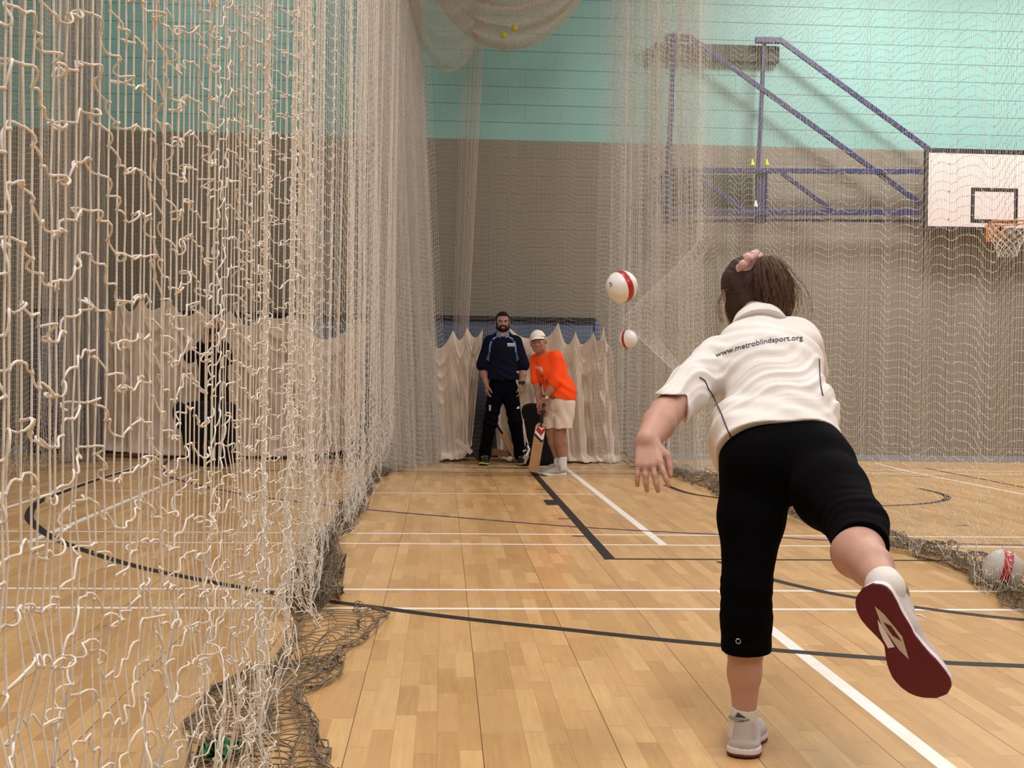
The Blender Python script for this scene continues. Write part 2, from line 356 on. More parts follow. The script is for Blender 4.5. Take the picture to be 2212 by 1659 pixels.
# court markings painted on the floor (children of the floor)
LZ = .0006
def poly_line(name, pts, wd, m, z=LZ):
    """flat paint stripe along floor points"""
    pts = [np.array([p[0], p[1], 0.]) for p in pts]; V = []; n = len(pts)
    for i in range(n):
        t = nrm(pts[min(i + 1, n - 1)] - pts[max(i - 1, 0)]); s = np.array([-t[1], t[0], 0]) * wd / 2
        V += [pts[i] + s + [0, 0, z], pts[i] - s + [0, 0, z]]
    q = MB(); q.raw(V, [(2 * i, 2 * i + 1, 2 * i + 3, 2 * i + 2) for i in range(n - 1)]); return q.build(name, m, floor)
def smooth_pts(pts, n=8):
    pts = [np.array(p[:2], float) for p in pts]; out = []
    for i in range(len(pts) - 1):
        p0, p1, p2, p3 = pts[max(i - 1, 0)], pts[i], pts[i + 1], pts[min(i + 2, len(pts) - 1)]
        for k in range(n):
            t = k / n; out.append(.5 * (2 * p1 + (p2 - p0) * t + (2 * p0 - 5 * p1 + 4 * p2 - p3) * t * t + (3 * p1 - p0 - 3 * p2 + p3) * t ** 3))
    return out + [pts[-1]]
YC = 10.35; YA = 5.76
for yy in (YC + 3.05, YC + 2.59, YC - 2.59, YC - 3.05, YA, YA - .46):
    poly_line('white_court_line', [(XL + 1, yy), (XR - 1, yy)], .038, M['line_white'])
XS = 1.40
poly_line('white_court_line', [(G(146, 1063)[0], YC), (XS + .05, YC)], .035, M['line_white'])
poly_line('white_court_line', [(XS, YC - 3.05), (XS, YC + 3.05)], .055, M['line_white'], LZ + .0002)
poly_line('white_court_line', [(XS, -4), (XS, YA)], .055, M['line_white'], LZ + .0002)
poly_line('white_court_line', [G(58, 1173), G(434, 1014)], .05, M['line_white'], LZ + .0002)
poly_line('white_court_line', [G(-300, 1198), G(0, 1101), G(311, 1003)], .05, M['line_white'], LZ + .0002)
poly_line('white_court_line', [G(1890, 1000), G(1960, 1018), G(2212, 1068), G(2500, 1128)], .04, M['line_white'], LZ + .0002)
arc = [(286, 1014), (217, 1034), (145, 1059.5), (83, 1085), (63, 1113), (76, 1135), (119, 1164), (189, 1191), (289, 1222), (398, 1246), (542, 1273), (702, 1298), (805, 1311), (925, 1327), (1069, 1344), (1214, 1359), (1400, 1379), (1558, 1394), (1748, 1410.6), (2034, 1431), (2212, 1439), (2700, 1462)]
poly_line('black_court_line', smooth_pts([G(*p) for p in arc]), .062, M['line_black'], LZ + .0004)
arc = [(1556, 1213), (1610, 1233), (1677, 1254.5), (1777, 1278), (1848, 1291), (1951, 1308), (2079, 1325), (2212, 1339), (2600, 1372)]
poly_line('black_court_line', smooth_pts([G(*p) for p in arc]), .06, M['line_black'], LZ + .0004)
arc = [(1437, 1047.5), (1482, 1064), (1547, 1075), (1650, 1088), (1760, 1094), (1871, 1093.5), (1973, 1090), (2030, 1083), (2047, 1075), (2030, 1066), (1985, 1055)]
poly_line('black_court_line', smooth_pts([G(*p) for p in arc]), .06, M['line_black'], LZ + .0004)
poly_line('black_court_line', [G(2000, 1012), G(2121, 1034.7), G(2212, 1053), G(2500, 1112)], .04, M['line_black'], LZ + .0004)
poly_line('black_court_line', [G(1150, 1019), G(1318, 1208)], .065, M['line_black'], LZ + .0005)
poly_line('black_court_line', [(G(1305, 1208)[0], 6.74), (G(2127, 1217)[0] + .05, 6.74)], .04, M['line_black'], LZ + .0004)
poly_line('black_court_line', [(-3.2, G(1395, 1024)[1]), (5.5, G(1395, 1024)[1])], .03, M['line_black'], LZ + .0003)
c4 = [G(1173.5, 1080), G(1207, 1080), G(1219, 1091), G(1181, 1091)]
q = MB(); q.raw([(p[0], p[1], LZ + .0004) for p in c4], [(3, 2, 1, 0)]); q.build('black_lane_block', M['line_black'], floor)
for a, b_ in (((1156, 1057), (1176, 1057.2)), ((1206, 1120.5), (1234, 1120.8)), ((1236, 1158), (1268, 1158.4))):
    poly_line('black_lane_tick', [G(*a), G(*b_)], .035, M['line_black'], LZ + .0004)
pur = [(430, 975), (376, 989), (352, 1007), (362, 1027), (398, 1040), (470, 1057.6), (579, 1075.7), (687, 1089), (784, 1100), (997, 1118.5), (1214, 1136), (1395, 1147), (1558, 1155), (1693, 1161.5), (1764, 1166), (1950, 1172), (2212, 1178), (2600, 1186)]
poly_line('purple_court_line', smooth_pts([G(*p) for p in pur]), .042, M['line_purple'], LZ + .0003)
poly_line('purple_court_line', [G(2066, 1135), G(2091, 1135)], .04, M['line_purple'], LZ + .0003)

# blue padding along the wall
mz = P(1000, 690, WY)[2]; x0, x1 = P(66, 700, WY)[0], P(1292, 700, WY)[0]
pad = thing('wall_padding', ((x0 + x1) / 2, WY - .06, 0), 'long blue vinyl wall padding with black top strip on the grey block wall', 'wall padding')
q = MB(); n = 60
for i in range(n + 1):
    x = x0 + (x1 - x0) * i / n
    for k, (yy, zz) in enumerate(((WY - .001, .02), (WY - .07, .02), (WY - .075 - .008 * math.sin(i * 1.3), mz * .5), (WY - .06, mz - .02), (WY - .001, mz))):
        q.v.append((x, yy, zz))
q.f += [(i * 5 + k, i * 5 + k + 1, i * 5 + k + 6, i * 5 + k + 5) for i in range(n) for k in range(4)]
q.f += [(0, 4, 3, 2, 1), tuple(n * 5 + k for k in range(5))]
q.build('pad_cover', M['mat_blue'], pad, smooth=True)
q = MB(); q.box((x0, WY - .085, mz - .005), (x1 - .02, WY - .001, mz + .045)); q.build('top_strip', M['black_strip'], pad, bevel=.004)
q = MB(); q.box((x1 - .05, WY - .088, .02), (x1 + .01, WY - .001, mz - .004)); tag(q.build('edge_piping', M['mat_edge'], pad, bevel=.01), 'bright blue edge of the padding')
# =================================================================== NETS
rng = np.random.default_rng(7)
NZ = 6.3                                           # the rail the nets hang from
def hang_net(name, path, spacing, pitch, r, sides, seg, label, matn='twine', ztop=NZ, fold=.03, foldlen=9, drift=.012, wild=1.0, group=None,
             normal='x', slump=0.0, near=None, seed=1, rh=None, jit=.002,z0=.02, chev=None, cat='sports net', build=True, bow=None):
    """path: list of (x,y) floor points; columns every `spacing` along it; rows every `pitch`."""
    rg = np.random.default_rng(seed)
    pts = np.array(path, float); d = np.r_[0, np.cumsum(np.linalg.norm(np.diff(pts, axis=0), axis=1))]
    C = max(3, int(d[-1] / spacing)); s = np.linspace(0, d[-1], C)
    s = s + rg.standard_normal(C) * spacing * .12
    x = np.interp(s, d, pts[:, 0]); y = np.interp(s, d, pts[:, 1])
    tx = np.gradient(x); ty = np.gradient(y); l = np.hypot(tx, ty) + 1e-9; nx, ny = -ty / l, tx / l
    Rn = int((ztop - z0) / pitch) + 1; z = z0 + np.arange(Rn) * pitch
    f1 = smooth_noise(C, foldlen, rg); f2 = smooth_noise(C, foldlen, rg)
    if chev is not None: off = chev(s, rg)
    else: off = np.cumsum(np.clip(smooth_noise(C, 3, rg), -1.6, 1.6) * drift); off -= np.convolve(off, np.ones(25) / 25, 'same') * .6
    Z = z[None, :] + off[:, None] + rg.standard_normal((C, Rn)) * jit
    zz = np.clip(z / ztop, 0, 1)[None, :]
    fold = fold * np.clip((y[:, None] - 1.6) / 4.0, .10, 1) if near else fold
    lat = fold * (f1[:, None] * zz + f2[:, None] * (1 - zz)) + rg.standard_normal((C, 1)) * jit
    if bow is not None: lat = lat + bow(s[:, None], z[None, :])
    if slump:
        low = np.clip(1 - z / .9, 0, 1)[None, :]
        sn = np.stack([smooth_noise(C, 3, rg) for _ in range(Rn)], 1)
        Z = Z + low * slump * .6 * np.cumsum(sn, 1)[:, ::-1] * .15; lat = lat + low * slump * .35 * sn
    Xk = x[:, None] + nx[:, None] * lat; Yk = y[:, None] + ny[:, None] * lat + rg.standard_normal((C, Rn)) * jit
    K = np.stack([Xk, Yk, np.clip(Z, .004, ztop + .1)], -1).astype(np.float32)
    nv = {'x': (1, 0, 0), 'y': (0, 1, 0)}[normal]
    parts = []
    if near:                                       # nearer columns get rounder cords and knots
        yc = y; idx = int(np.argmax(yc > near)) if (yc > near).any() else C
        zcap = int(3.6 / pitch)
        parts.append(net_geo(K[:idx + 1], r, 5, nv, 6, pitch * 1.06, rg, nv, wild, rh=rh))
        parts.append(net_geo(K[idx:], r * .85, sides, nv, seg, pitch * .88, rg, nv, wild * .8, rh=rh * .9))
        V, F3, b_ = knots_geo(K[:idx, :], rh * 1.9, rh * 3.0)
        parts.append((V, np.concatenate([(F3[None] + b_).reshape(-1, 3), (F3[None, :, 2:3] + b_).reshape(-1, 1)], 1)))
    else:
        parts.append(net_geo(K, r, sides, nv, seg, pitch * 1.06, rg, nv, wild, rh=rh))
    if not build: return parts
    V, Fq = merge(parts)
    ok = np.ones(len(Fq), bool); ok &= Fq[:, 2] != Fq[:, 3]
    o = mesh_np(name, V, Fq[ok], M[matn]) if ok.all() else tri_quad(name, V, Fq, ok, M[matn])
    return tag(o, label, cat, group)
def tri_quad(name, V, Fq, ok, m):
    me = bpy.data.meshes.new(name); me.vertices.add(len(V)); me.vertices.foreach_set('co', np.asarray(V, np.float32).ravel())
    Q = Fq[ok]; T = Fq[~ok][:, :3]; me.loops.add(Q.size + T.size); me.loops.foreach_set('vertex_index', np.r_[Q.ravel(), T.ravel()].astype(np.int32))
    me.polygons.add(len(Q) + len(T)); me.polygons.foreach_set('loop_start', np.r_[np.arange(len(Q)) * 4, Q.size + np.arange(len(T)) * 3].astype(np.int32))
    me.update(calc_edges=True); me.polygons.foreach_set('use_smooth', np.full(len(me.polygons), True)); me.materials.append(m)
    o = bpy.data.objects.new(name, me); COL.objects.link(o); return o

LNX = lambda y: float(np.interp(y, [0, 3.2, 5.6, 9.1, 11.5, 13.2], [-.43, -.45, -.56, -.61, -.56, -.50]))
# near left divider net, beside the camera
ys = np.linspace(.85, 13.3, 60)
hang_net('divider_net', [(LNX(y), y) for y in ys], .034, .060, .0014, 3, 3,'big cream knotted divider net hanging close on the left of the bowling lane', rh=.0016, fold=.045,foldlen=8, drift=.019, slump=.05, near=4.6, seed=3)
# gathered end of that net near the wall: pleats that spread towards the floor
def pleats(x0, y0, x1, y1, n, amp, rg):
    out = []
    for i in range(n + 1):
        t = i / n; dx, dy = x1 - x0, y1 - y0; l = math.hypot(dx, dy); sg = amp * (1 if i % 2 else -1) * (.7 + .5 * rg.random())
        out.append((x0 + dx * t - dy / l * sg, y0 + dy * t + dx / l * sg))
    return out
def bundle(name, top, bot, n, amp, spacing, label, seed, r=.0015, matn='twine', ztop=NZ, z0=.02, chevamp=.02, group=None, curve=None, rnd=1.0):
    """gathered net: pleated path at the rail `top`=((x,y),(x,y)) spreading to `bot` at the floor"""
    rg = np.random.default_rng(seed); st = rg.integers(1e6)
    tp = np.array(pleats(*top[0], *top[1], n, amp, np.random.default_rng(st))); bt = np.array(pleats(*bot[0], *bot[1], n, amp * 1.1, np.random.default_rng(st)))
    d = np.r_[0, np.cumsum(np.linalg.norm(np.diff((tp + bt) / 2, axis=0), axis=1))]; C = int(d[-1] / spacing); s = np.linspace(0, d[-1], C)
    pitch = .055; Rn = int((ztop - z0) / pitch) + 1; z = z0 + np.arange(Rn) * pitch
    f = np.clip(1 - z / ztop, 0, 1)[None, :]; f = f if curve is None else curve(f)
    ix = lambda a: np.interp(s, d, a)[:, None]
    X = ix(tp[:, 0]) * (1 - f) + ix(bt[:, 0]) * f; Y = ix(tp[:, 1]) * (1 - f) + ix(bt[:, 1]) * f
    off = np.cumsum(np.clip(smooth_noise(C, 4, rg), -1.5, 1.5)) * chevamp * .5; off -= np.convolve(off, np.ones(15) / 15, 'same')
    K = np.stack([X + rg.standard_normal((C, Rn)) * .003 * rnd + .022 * smooth_noise(C, 7, rg)[:, None],Y + 0 * X, np.clip(z[None] + off[:, None] + rg.standard_normal((C, Rn)) * .003, .004, None)], -1)
    V, Fq = net_geo(K, r, 3, (0, 1, 0), 2, pitch * 1.05, rg, (0, 1, 0))
    return tag(mesh_np(name, V, Fq, M[matn]), label, 'sports net', group)
bundle('gathered_net', ((-.86, 12.2), (-.40, 13.9)), ((-.62, 12.2), (-.02, 14.0)), 24, .12, .0155,'thick gathered column of cream net at the wall end, left of the batting lane', 11, matn='twine_bright', r=.0018, rnd=.25)
bundle('gathered_net', ((1.98, 13.95), (2.62, 12.3)), ((1.98, 14.05), (2.75, 12.1)), 17, .13, .0165,'thick gathered column of cream net right of the canvas sheets, behind the flying balls', 12, matn='twine_bright', r=.0016, rnd=.35)
bundle('gathered_net', ((-4.30, 13.3), (-3.98, 13.6)), ((-4.26, 13.3), (-3.88, 13.6)), 20, .08, .014,'thin gathered column of cream net at far left beside the blue padding', 13, matn='twine_bright', r=.0019, rnd=.3)
# right divider net
RNX = lambda y: float(np.interp(y, [3, 5.3, 7.5, 10, 12.1], [2.62, 2.70, 2.84, 2.75, 2.66]))
def chev_r(s, rg):
    return .045 * np.sin(s * 5.2) + .03 * np.sin(s * 11 + 1) + np.cumsum(np.clip(smooth_noise(len(s), 3, rg), -1.4, 1.4)) * .003
ys = np.linspace(3.6, 12.3, 50)
hang_net('divider_net', [(RNX(y), y) for y in ys], .028, .052, .0010, 3, 3,'fine cream divider net hanging along the right side, before the basketball hoop', matn='twine_bright', rh=.00125, fold=.007,foldlen=10, bow=lambda s_, z_: .86 * np.clip(1 - np.sqrt(((s_ - 8.42) / .75) ** 2 + ((z_ - 1.55) / .8) ** 2), 0, 1) ** 1.15,chev=chev_r, slump=.02, seed=5, jit=.0012, wild=.7)
# back net behind the batsman, and in the lane to the left
def chev_b(s, rg): return .03 * np.sin(s * 7.5) + .018 * np.sin(s * 17 + 1) - .10 * np.exp(-((s - .25) / .22) ** 2)
hang_net('back_net', [(-.45, 14.35), (2.0, 14.40)], .024, .055, .0010, 3, 2, 'fine cream net hanging across the wall behind the two standing men',
         fold=.02, foldlen=12, chev=chev_b, normal='y', seed=6, jit=.001, matn='twine_pale', cat='sports net')
hang_net('back_net', [(-4.0, 14.40), (-.5, 14.35)], .030, .055, .0009, 3, 2, 'fine cream net hanging across the wall behind the person taking a photo',
         fold=.03, foldlen=12, chev=chev_b, normal='y', seed=7, jit=.001, matn='twine_pale', cat='sports net')
def chev_l(s, rg): return .035 * np.abs((s * 3.4) % 2 - 1) * 2 - .03
hang_net('divider_net', [(-4.15, y) for y in np.linspace(8.6, 14.0, 20)], .024, .052, .0014, 3, 2, 'cream divider net at far left standing before the blue padding',
         fold=.035, foldlen=5, chev=chev_l, seed=8, jit=.0015, slump=.03, ztop=NZ)
# leaning pleat of net hanging from the roof net behind the batting lane
def strip_net(name, cols, rows, fpos, r, label, seed, matn='twine_pale', seg=2, pl=.05, ref=(0, 1, 0)):
    rg = np.random.default_rng(seed); u, v = np.meshgrid(np.linspace(0, 1, cols), np.linspace(0, 1, rows), indexing='ij')
    K = fpos(u, v, rg); V, Fq = net_geo(K, r, 3, ref, seg, pl, rg, (0, 1, 0)); return tag(mesh_np(name, V, Fq, M[matn]), label, 'sports net')
def lean(u, v, rg):
    a0, a1 = P(996, 150, 14.35), P(1046, 60, 14.35); b0, b1 = P(970, 960, 14.35), P(998, 960, 14.35); b0[2] = b1[2] = .03
    a0[2] = a1[2] = P(1000, 40, 14)[2]
    us = u ** .7; x = (a0[0] * (1 - us) + a1[0] * us) * (1 - v) + (b0[0] * (1 - us) + b1[0] * us) * v
    y = 14.35 + .05 * np.sin(u * 60) + .0 * v; z = a0[2] * (1 - v) + b0[2] * v
    return np.stack([x + .006 * np.sin(u * 90 + 1), y, z + .02 * np.sin(u * 25)], -1)
strip_net('net_pleat', 50, 110,lean, .0013, 'leaning pale pleat of net hanging from the roof net left of the standing man', 21)
# roof net: two sagging swags
def swag(a, b_, low, wid, y0, folds, seed_):
    def f(u, v, rg):
        # u along the span, v across the width (towards the camera and up)
        x = a[0] + (b_[0] - a[0]) * u; base = a[2] + (b_[2] - a[2]) * u
        sag = 4 * u * (1 - u)
        lowz = low * (1 - .62 * v)
        z = base - lowz * sag ** .8 + .012 * np.sin(v * folds * 6.28 + u * 6) + .18 * v
        y = y0 - wid * v + .03 * np.sin(v * folds * 9 + 2 * u)
        return np.stack([x, y, z], -1)
    return f
a = P(880, -10, 13.4); b_ = P(1075, -60, 13.4)
strip_net('roof_net', 80, 84,swag(a, b_, P(950, -10, 13.4)[2] - P(965, 175, 13.4)[2], .9, 13.5, 3, 1), .0017,'loose swag of cream roof net sagging beside the tall gathered net', 22, matn='twine_bright')
a = P(935, -40, 13.1); b_ = P(1300, -95, 13.1)
strip_net('roof_net', 120, 150,swag(a, b_, P(1100, -30, 13.1)[2] - P(1085, 128, 13.1)[2], .9, 13.4, 4, 2), .0024, 'heavy swag of cream roof net cradling two small yellow balls', 23, matn='twine_bright')

# slack skirts of net lying on the floor
def skirt(name, rows_px, cols, label, seed, pitch=.045, layers=2, hgt=.03):
    """rows_px: list of (y, xleft, xright) in the photo, on the floor"""
    rg = np.random.default_rng(seed); L = []; Rr = []
    for (yl, xl, yr, xr) in rows_px: L.append(G(xl, yl)[:2]); Rr.append(G(xr, yr)[:2])
    L, Rr = np.array(L), np.array(Rr); d = np.r_[0, np.cumsum(np.linalg.norm(np.diff((L + Rr) / 2, axis=0), axis=1))]
    n = int(d[-1] / pitch); s = np.linspace(0, d[-1], n); parts = []
    for ly in range(layers):
        u = np.linspace(0, 1, cols); u = u + .05 * np.sin(u * 6.28) * (1 if ly else -1)
        Lx = np.stack([np.interp(s, d, L[:, i]) for i in (0, 1)], -1); Rx = np.stack([np.interp(s, d, Rr[:, i]) for i in (0, 1)], -1)
        sn = np.stack([smooth_noise(n, 4, rg) for _ in range(cols)], 1)[:, :, None]; sn2 = np.stack([smooth_noise(n, 3, rg) for _ in range(cols)], 1)[:, :, None]
        w = np.linalg.norm(Rx - Lx, axis=1)[:, None, None]
        XY = Lx[:, None] * (1 - u[None, :, None]) + Rx[:, None] * u[None, :, None] + np.concatenate([sn, sn2], -1) * (.012 + .03 * w)
        z = .006 + ly * .006 + hgt * np.clip(.4 + .5 * np.stack([smooth_noise(n, 5, rg) for _ in range(cols)], 1), 0, 1.6)
        K = np.concatenate([XY, z[:, :, None]], -1)
        V1 = net_geo(K.transpose(1, 0, 2), .0019, 4, (0, 0, 1), 3, .055, rg, (.6, .6, .3), 1.2); parts.append(V1)
        for e in (0, -1):                           # heavier edge cords, twisted together
            for k in range(3):
                Q = K[:, e] + rg.standard_normal((n, 3)) * .006; Q[:, 2] = np.abs(Q[:, 2]) + .004
                parts.append(tubes(Q[None], .0026, 4, (0, 0, 1)))
    V, Fq = merge(parts); V[:, 2] = np.maximum(V[:, 2], .0015)
    return tag(mesh_np(name, V, Fq, M['twine_dark']), label, 'net skirt')
skirt('net_skirt', [(1990, 330, 1990, 760), (1800, 380, 1800, 720), (1659, 425, 1659, 692), (1580, 430, 1580, 682), (1520, 445, 1510, 668), (1480, 500, 1470, 720), (1450, 560, 1430, 745)], 9,
      'dirty brown slack net lying on the floor under the near end of the left net', 31, layers=2, pitch=.05, hgt=.022)
skirt('net_skirt', [(1470, 600, 1440, 735), (1430, 610, 1400, 760), (1400, 618, 1372, 800), (1375, 622, 1350, 830), (1352, 630, 1332, 826), (1335, 640, 1318, 780)], 11,
      'tongue of dark knotted net spread on the floor over the white line', 32, pitch=.05, layers=1)
skirt('net_skirt', [(1335, 625, 1320, 700), (1300, 630, 1290, 726), (1260, 640, 1250, 732), (1220, 660, 1215, 722), (1190, 680, 1180, 720)], 14,
      'bunched heap of brown net at the foot of the left net', 33, hgt=.11, layers=3)
skirt('net_skirt', [(1190, 690, 1172, 722), (1150, 715, 1140, 760), (1120, 735, 1110, 782), (1090, 745, 1080, 784), (1060, 770, 1052, 800), (1035, 795, 1028, 830), (1015, 830, 1008, 872), (1000, 860, 996, 900)], 9,
      'long trailing brown hem of the left net running towards the wall', 34, hgt=.06)
skirt('net_skirt', [(1012, 1400, 1012, 1450), (1022, 1425, 1020, 1490), (1036, 1470, 1030, 1530), (1050, 1515, 1042, 1570), (1075, 1560, 1062, 1610), (1100, 1630, 1088, 1680), (1130, 1720, 1118, 1775), (1165, 1850, 1150, 1890), (1195, 1950, 1178, 1990), (1215, 2020, 1200, 2060), (1250, 2095, 1225, 2130), (1290, 2150, 1260, 2190), (1330, 2205, 1300, 2250), (1400, 2290, 1370, 2330)], 9,
      'brown rolled hem of the right net running across the floor to the white ball', 35, hgt=.05)
skirt('net_skirt', [(1005, 1345, 1000, 1400), (1010, 1360, 1003, 1440), (1016, 1400, 1008, 1450)], 8, 'small grey heap of net on the floor right of the canvas sheets', 36, hgt=.10)
# =================================================================== BASKETBALL GOAL, folded against the wall
BY = 14.50
bx0, zt, zb = P(1998, 320, BY)[0], P(1998, 320, BY)[2], P(1998, 497, BY)[2]; bx1 = bx0 + 1.8
goal = thing('basketball_goal', (P(1450, 300, 14.7)[0], 14.8, 2.9), 'white basketball backboard and hoop on a blue steel frame folded against the wall', 'basketball hoop')
q = MB(); q.box((bx0, BY, zb), (bx1, BY + .03, zt)); bd = q.build('backboard', M['board_white'], goal, bevel=.003)
e = .052
q = MB()
for lo, hi in (((bx0 - .004, zb - .004), (bx0 + e, zt + .004)), ((bx1 - e, zb - .004), (bx1 + .004, zt + .004)), ((bx0 + e, zt - e), (bx1 - e, zt + .004)), ((bx0 + e, zb - .004), (bx1 - e, zb + e))):
    q.box((lo[0], BY - .004, lo[1]), (hi[0], BY + .034, hi[1]))
q.build('border', M['black'], bd)
r0, r1 = P(2098, 405, BY), P(2197.5, 483, BY); q = MB(); w_ = .045
for lo, hi in (((r0[0], r1[2]), (r0[0] + w_, r0[2])), ((r1[0] - w_, r1[2]), (r1[0], r0[2])), ((r0[0] + w_, r0[2] - w_), (r1[0] - w_, r0[2])), ((r0[0] + w_, r1[2]), (r1[0] - w_, r1[2] + w_))):
    q.box((lo[0], BY - .003, lo[1]), (hi[0], BY, hi[1]))
q.build('target_square', M['black'], bd)
for px, py in ((2051, 354), (2050, 413), (2049, 473)):
    q = MB(); c = P(px, py, BY); q.tube([c + [0, -.006, 0], c + [0, .002, 0]], .009, 8); q.build('bolt', M['steel_blue'], bd)

rc = np.array([(r0[0] + r1[0]) / 2, BY - .15 - .225, P(2173, 481, BY - .37)[2]])
q = MB(); q.tube([rc + [.225 * math.cos(a), .225 * math.sin(a), 0] for a in np.linspace(0, 2 * math.pi, 41)[:-1]], .0115, 8, closed=True)
q.box((rc[0] - .06, BY - .155, rc[2] - .16), (rc[0] - .045, BY, rc[2])); q.box((rc[0] + .045, BY - .155, rc[2] - .16), (rc[0] + .06, BY, rc[2]))
q.box((rc[0] - .11, BY - .012, rc[2] - .2), (rc[0] + .11, BY - .001, rc[2] + .02)); q.box((rc[0] - .06, BY - .155, rc[2] - .014), (rc[0] + .06, BY, rc[2] + .002))
for sg in (-1, 1): q.tube([rc + [sg * .19, .12, -.005], [rc[0] + sg * .05, BY - .01, rc[2] - .15]], .009, 6)
rim = q.build('rim', M['orange'], goal, smooth=False)
parts = []; L = []
for sg in (-1, 1):
    for k in range(12):
        pl = []
        for i in range(15):
            t = i / 14; a = 2 * math.pi * (k / 12 + sg * t * .36); rr = .222 * (1 - t) ** 1.4 + .10 + .012 * t; rr = min(rr, .222) if i else .222
            pl.append(rc + [rr * math.cos(a), rr * math.sin(a), -.42 * t])
        L.append(pl)
V, Fq = tubes(np.array(L), .0035, 5, (0, 1, 0)); tag(mesh_np('hoop_net', V, Fq, M['white_cord'], goal), 'white cord hoop net')
fy = 14.56
def bars(name, segs, Yd=fy, th=.04, m='steel_blue'):
    for (a, b_, w) in segs:
        q = MB(); q.bar(P(*a, Yd), P(*b_, Yd), w, th); q.build(name, M[m], goal, bevel=.004)
bars('upright_post', [((1456, 72), (1440, 480), .062)], 14.66, .06)
bars('upright_post', [((1651, 80), (1638, 372), .045)], 14.66, .045)
bars('mounting_bracket', [((1434, 82), (1492, 82), .085), ((1632, 87), (1686, 88), .07), ((1641, 368), (1641, 482), .10), ((1655, 372), (1655, 480), .03), ((1438, 368), (1438, 484), .07)], 14.62, .07)
bars('diagonal_brace', [((1488, 78), (1997, 446), .06), ((1682, 84), (2006, 322), .06)], fy + .07)
bars('diagonal_brace', [((1498, 376), (1604, 452), .05), ((1686, 372), (1798, 455), .05)], fy)
bars('horizontal_arm', [((1440, 367), (2000, 371), .065), ((1440, 460), (2000, 458), .07)], fy)
bars('lower_rail', [((1440, 478), (1632, 476), .042), ((1660, 475), (2000, 478), .032)], fy + .06)
for k, (a, b_) in enumerate((((1411, 95), (1680, 137)), ((1425, 374), (1625, 446)))):  # upper slab is the plank, lower one is wall shade made solid
    p0, p1 = P(*a, 14.8), P(*b_, 14.8); q = MB(); q.box((p0[0], 14.72 if k == 0 else 14.80, p1[2]), (p1[0], WY, p0[2])); tag(q.build('plank_and_shade', M['olive'], goal, bevel=.004), 'dark green slab, timber plank above and painted shade below')
def shuttle(px, py, m, lab):
    c = P(px, py, 14.55); q = MB(); q.lathe([(.001, 0.0), (.033, .0), (.030, .012), (.014, .062), (.012, .072), (.006, .083), (.0005, .086)], 12, Matrix.Translation(c) )
    tag(q.build('shuttlecock', M[m], smooth=True), lab, 'shuttlecock')
shuttle(1625, 358,'lime', 'left one of two small yellow shuttlecocks resting on the upper blue arm')
shuttle(1656, 358,'lime', 'right one of two small yellow shuttlecocks resting on the upper blue arm')
shuttle(1632, 447, 'white_print', 'small white shuttlecock resting on the lower blue arm')

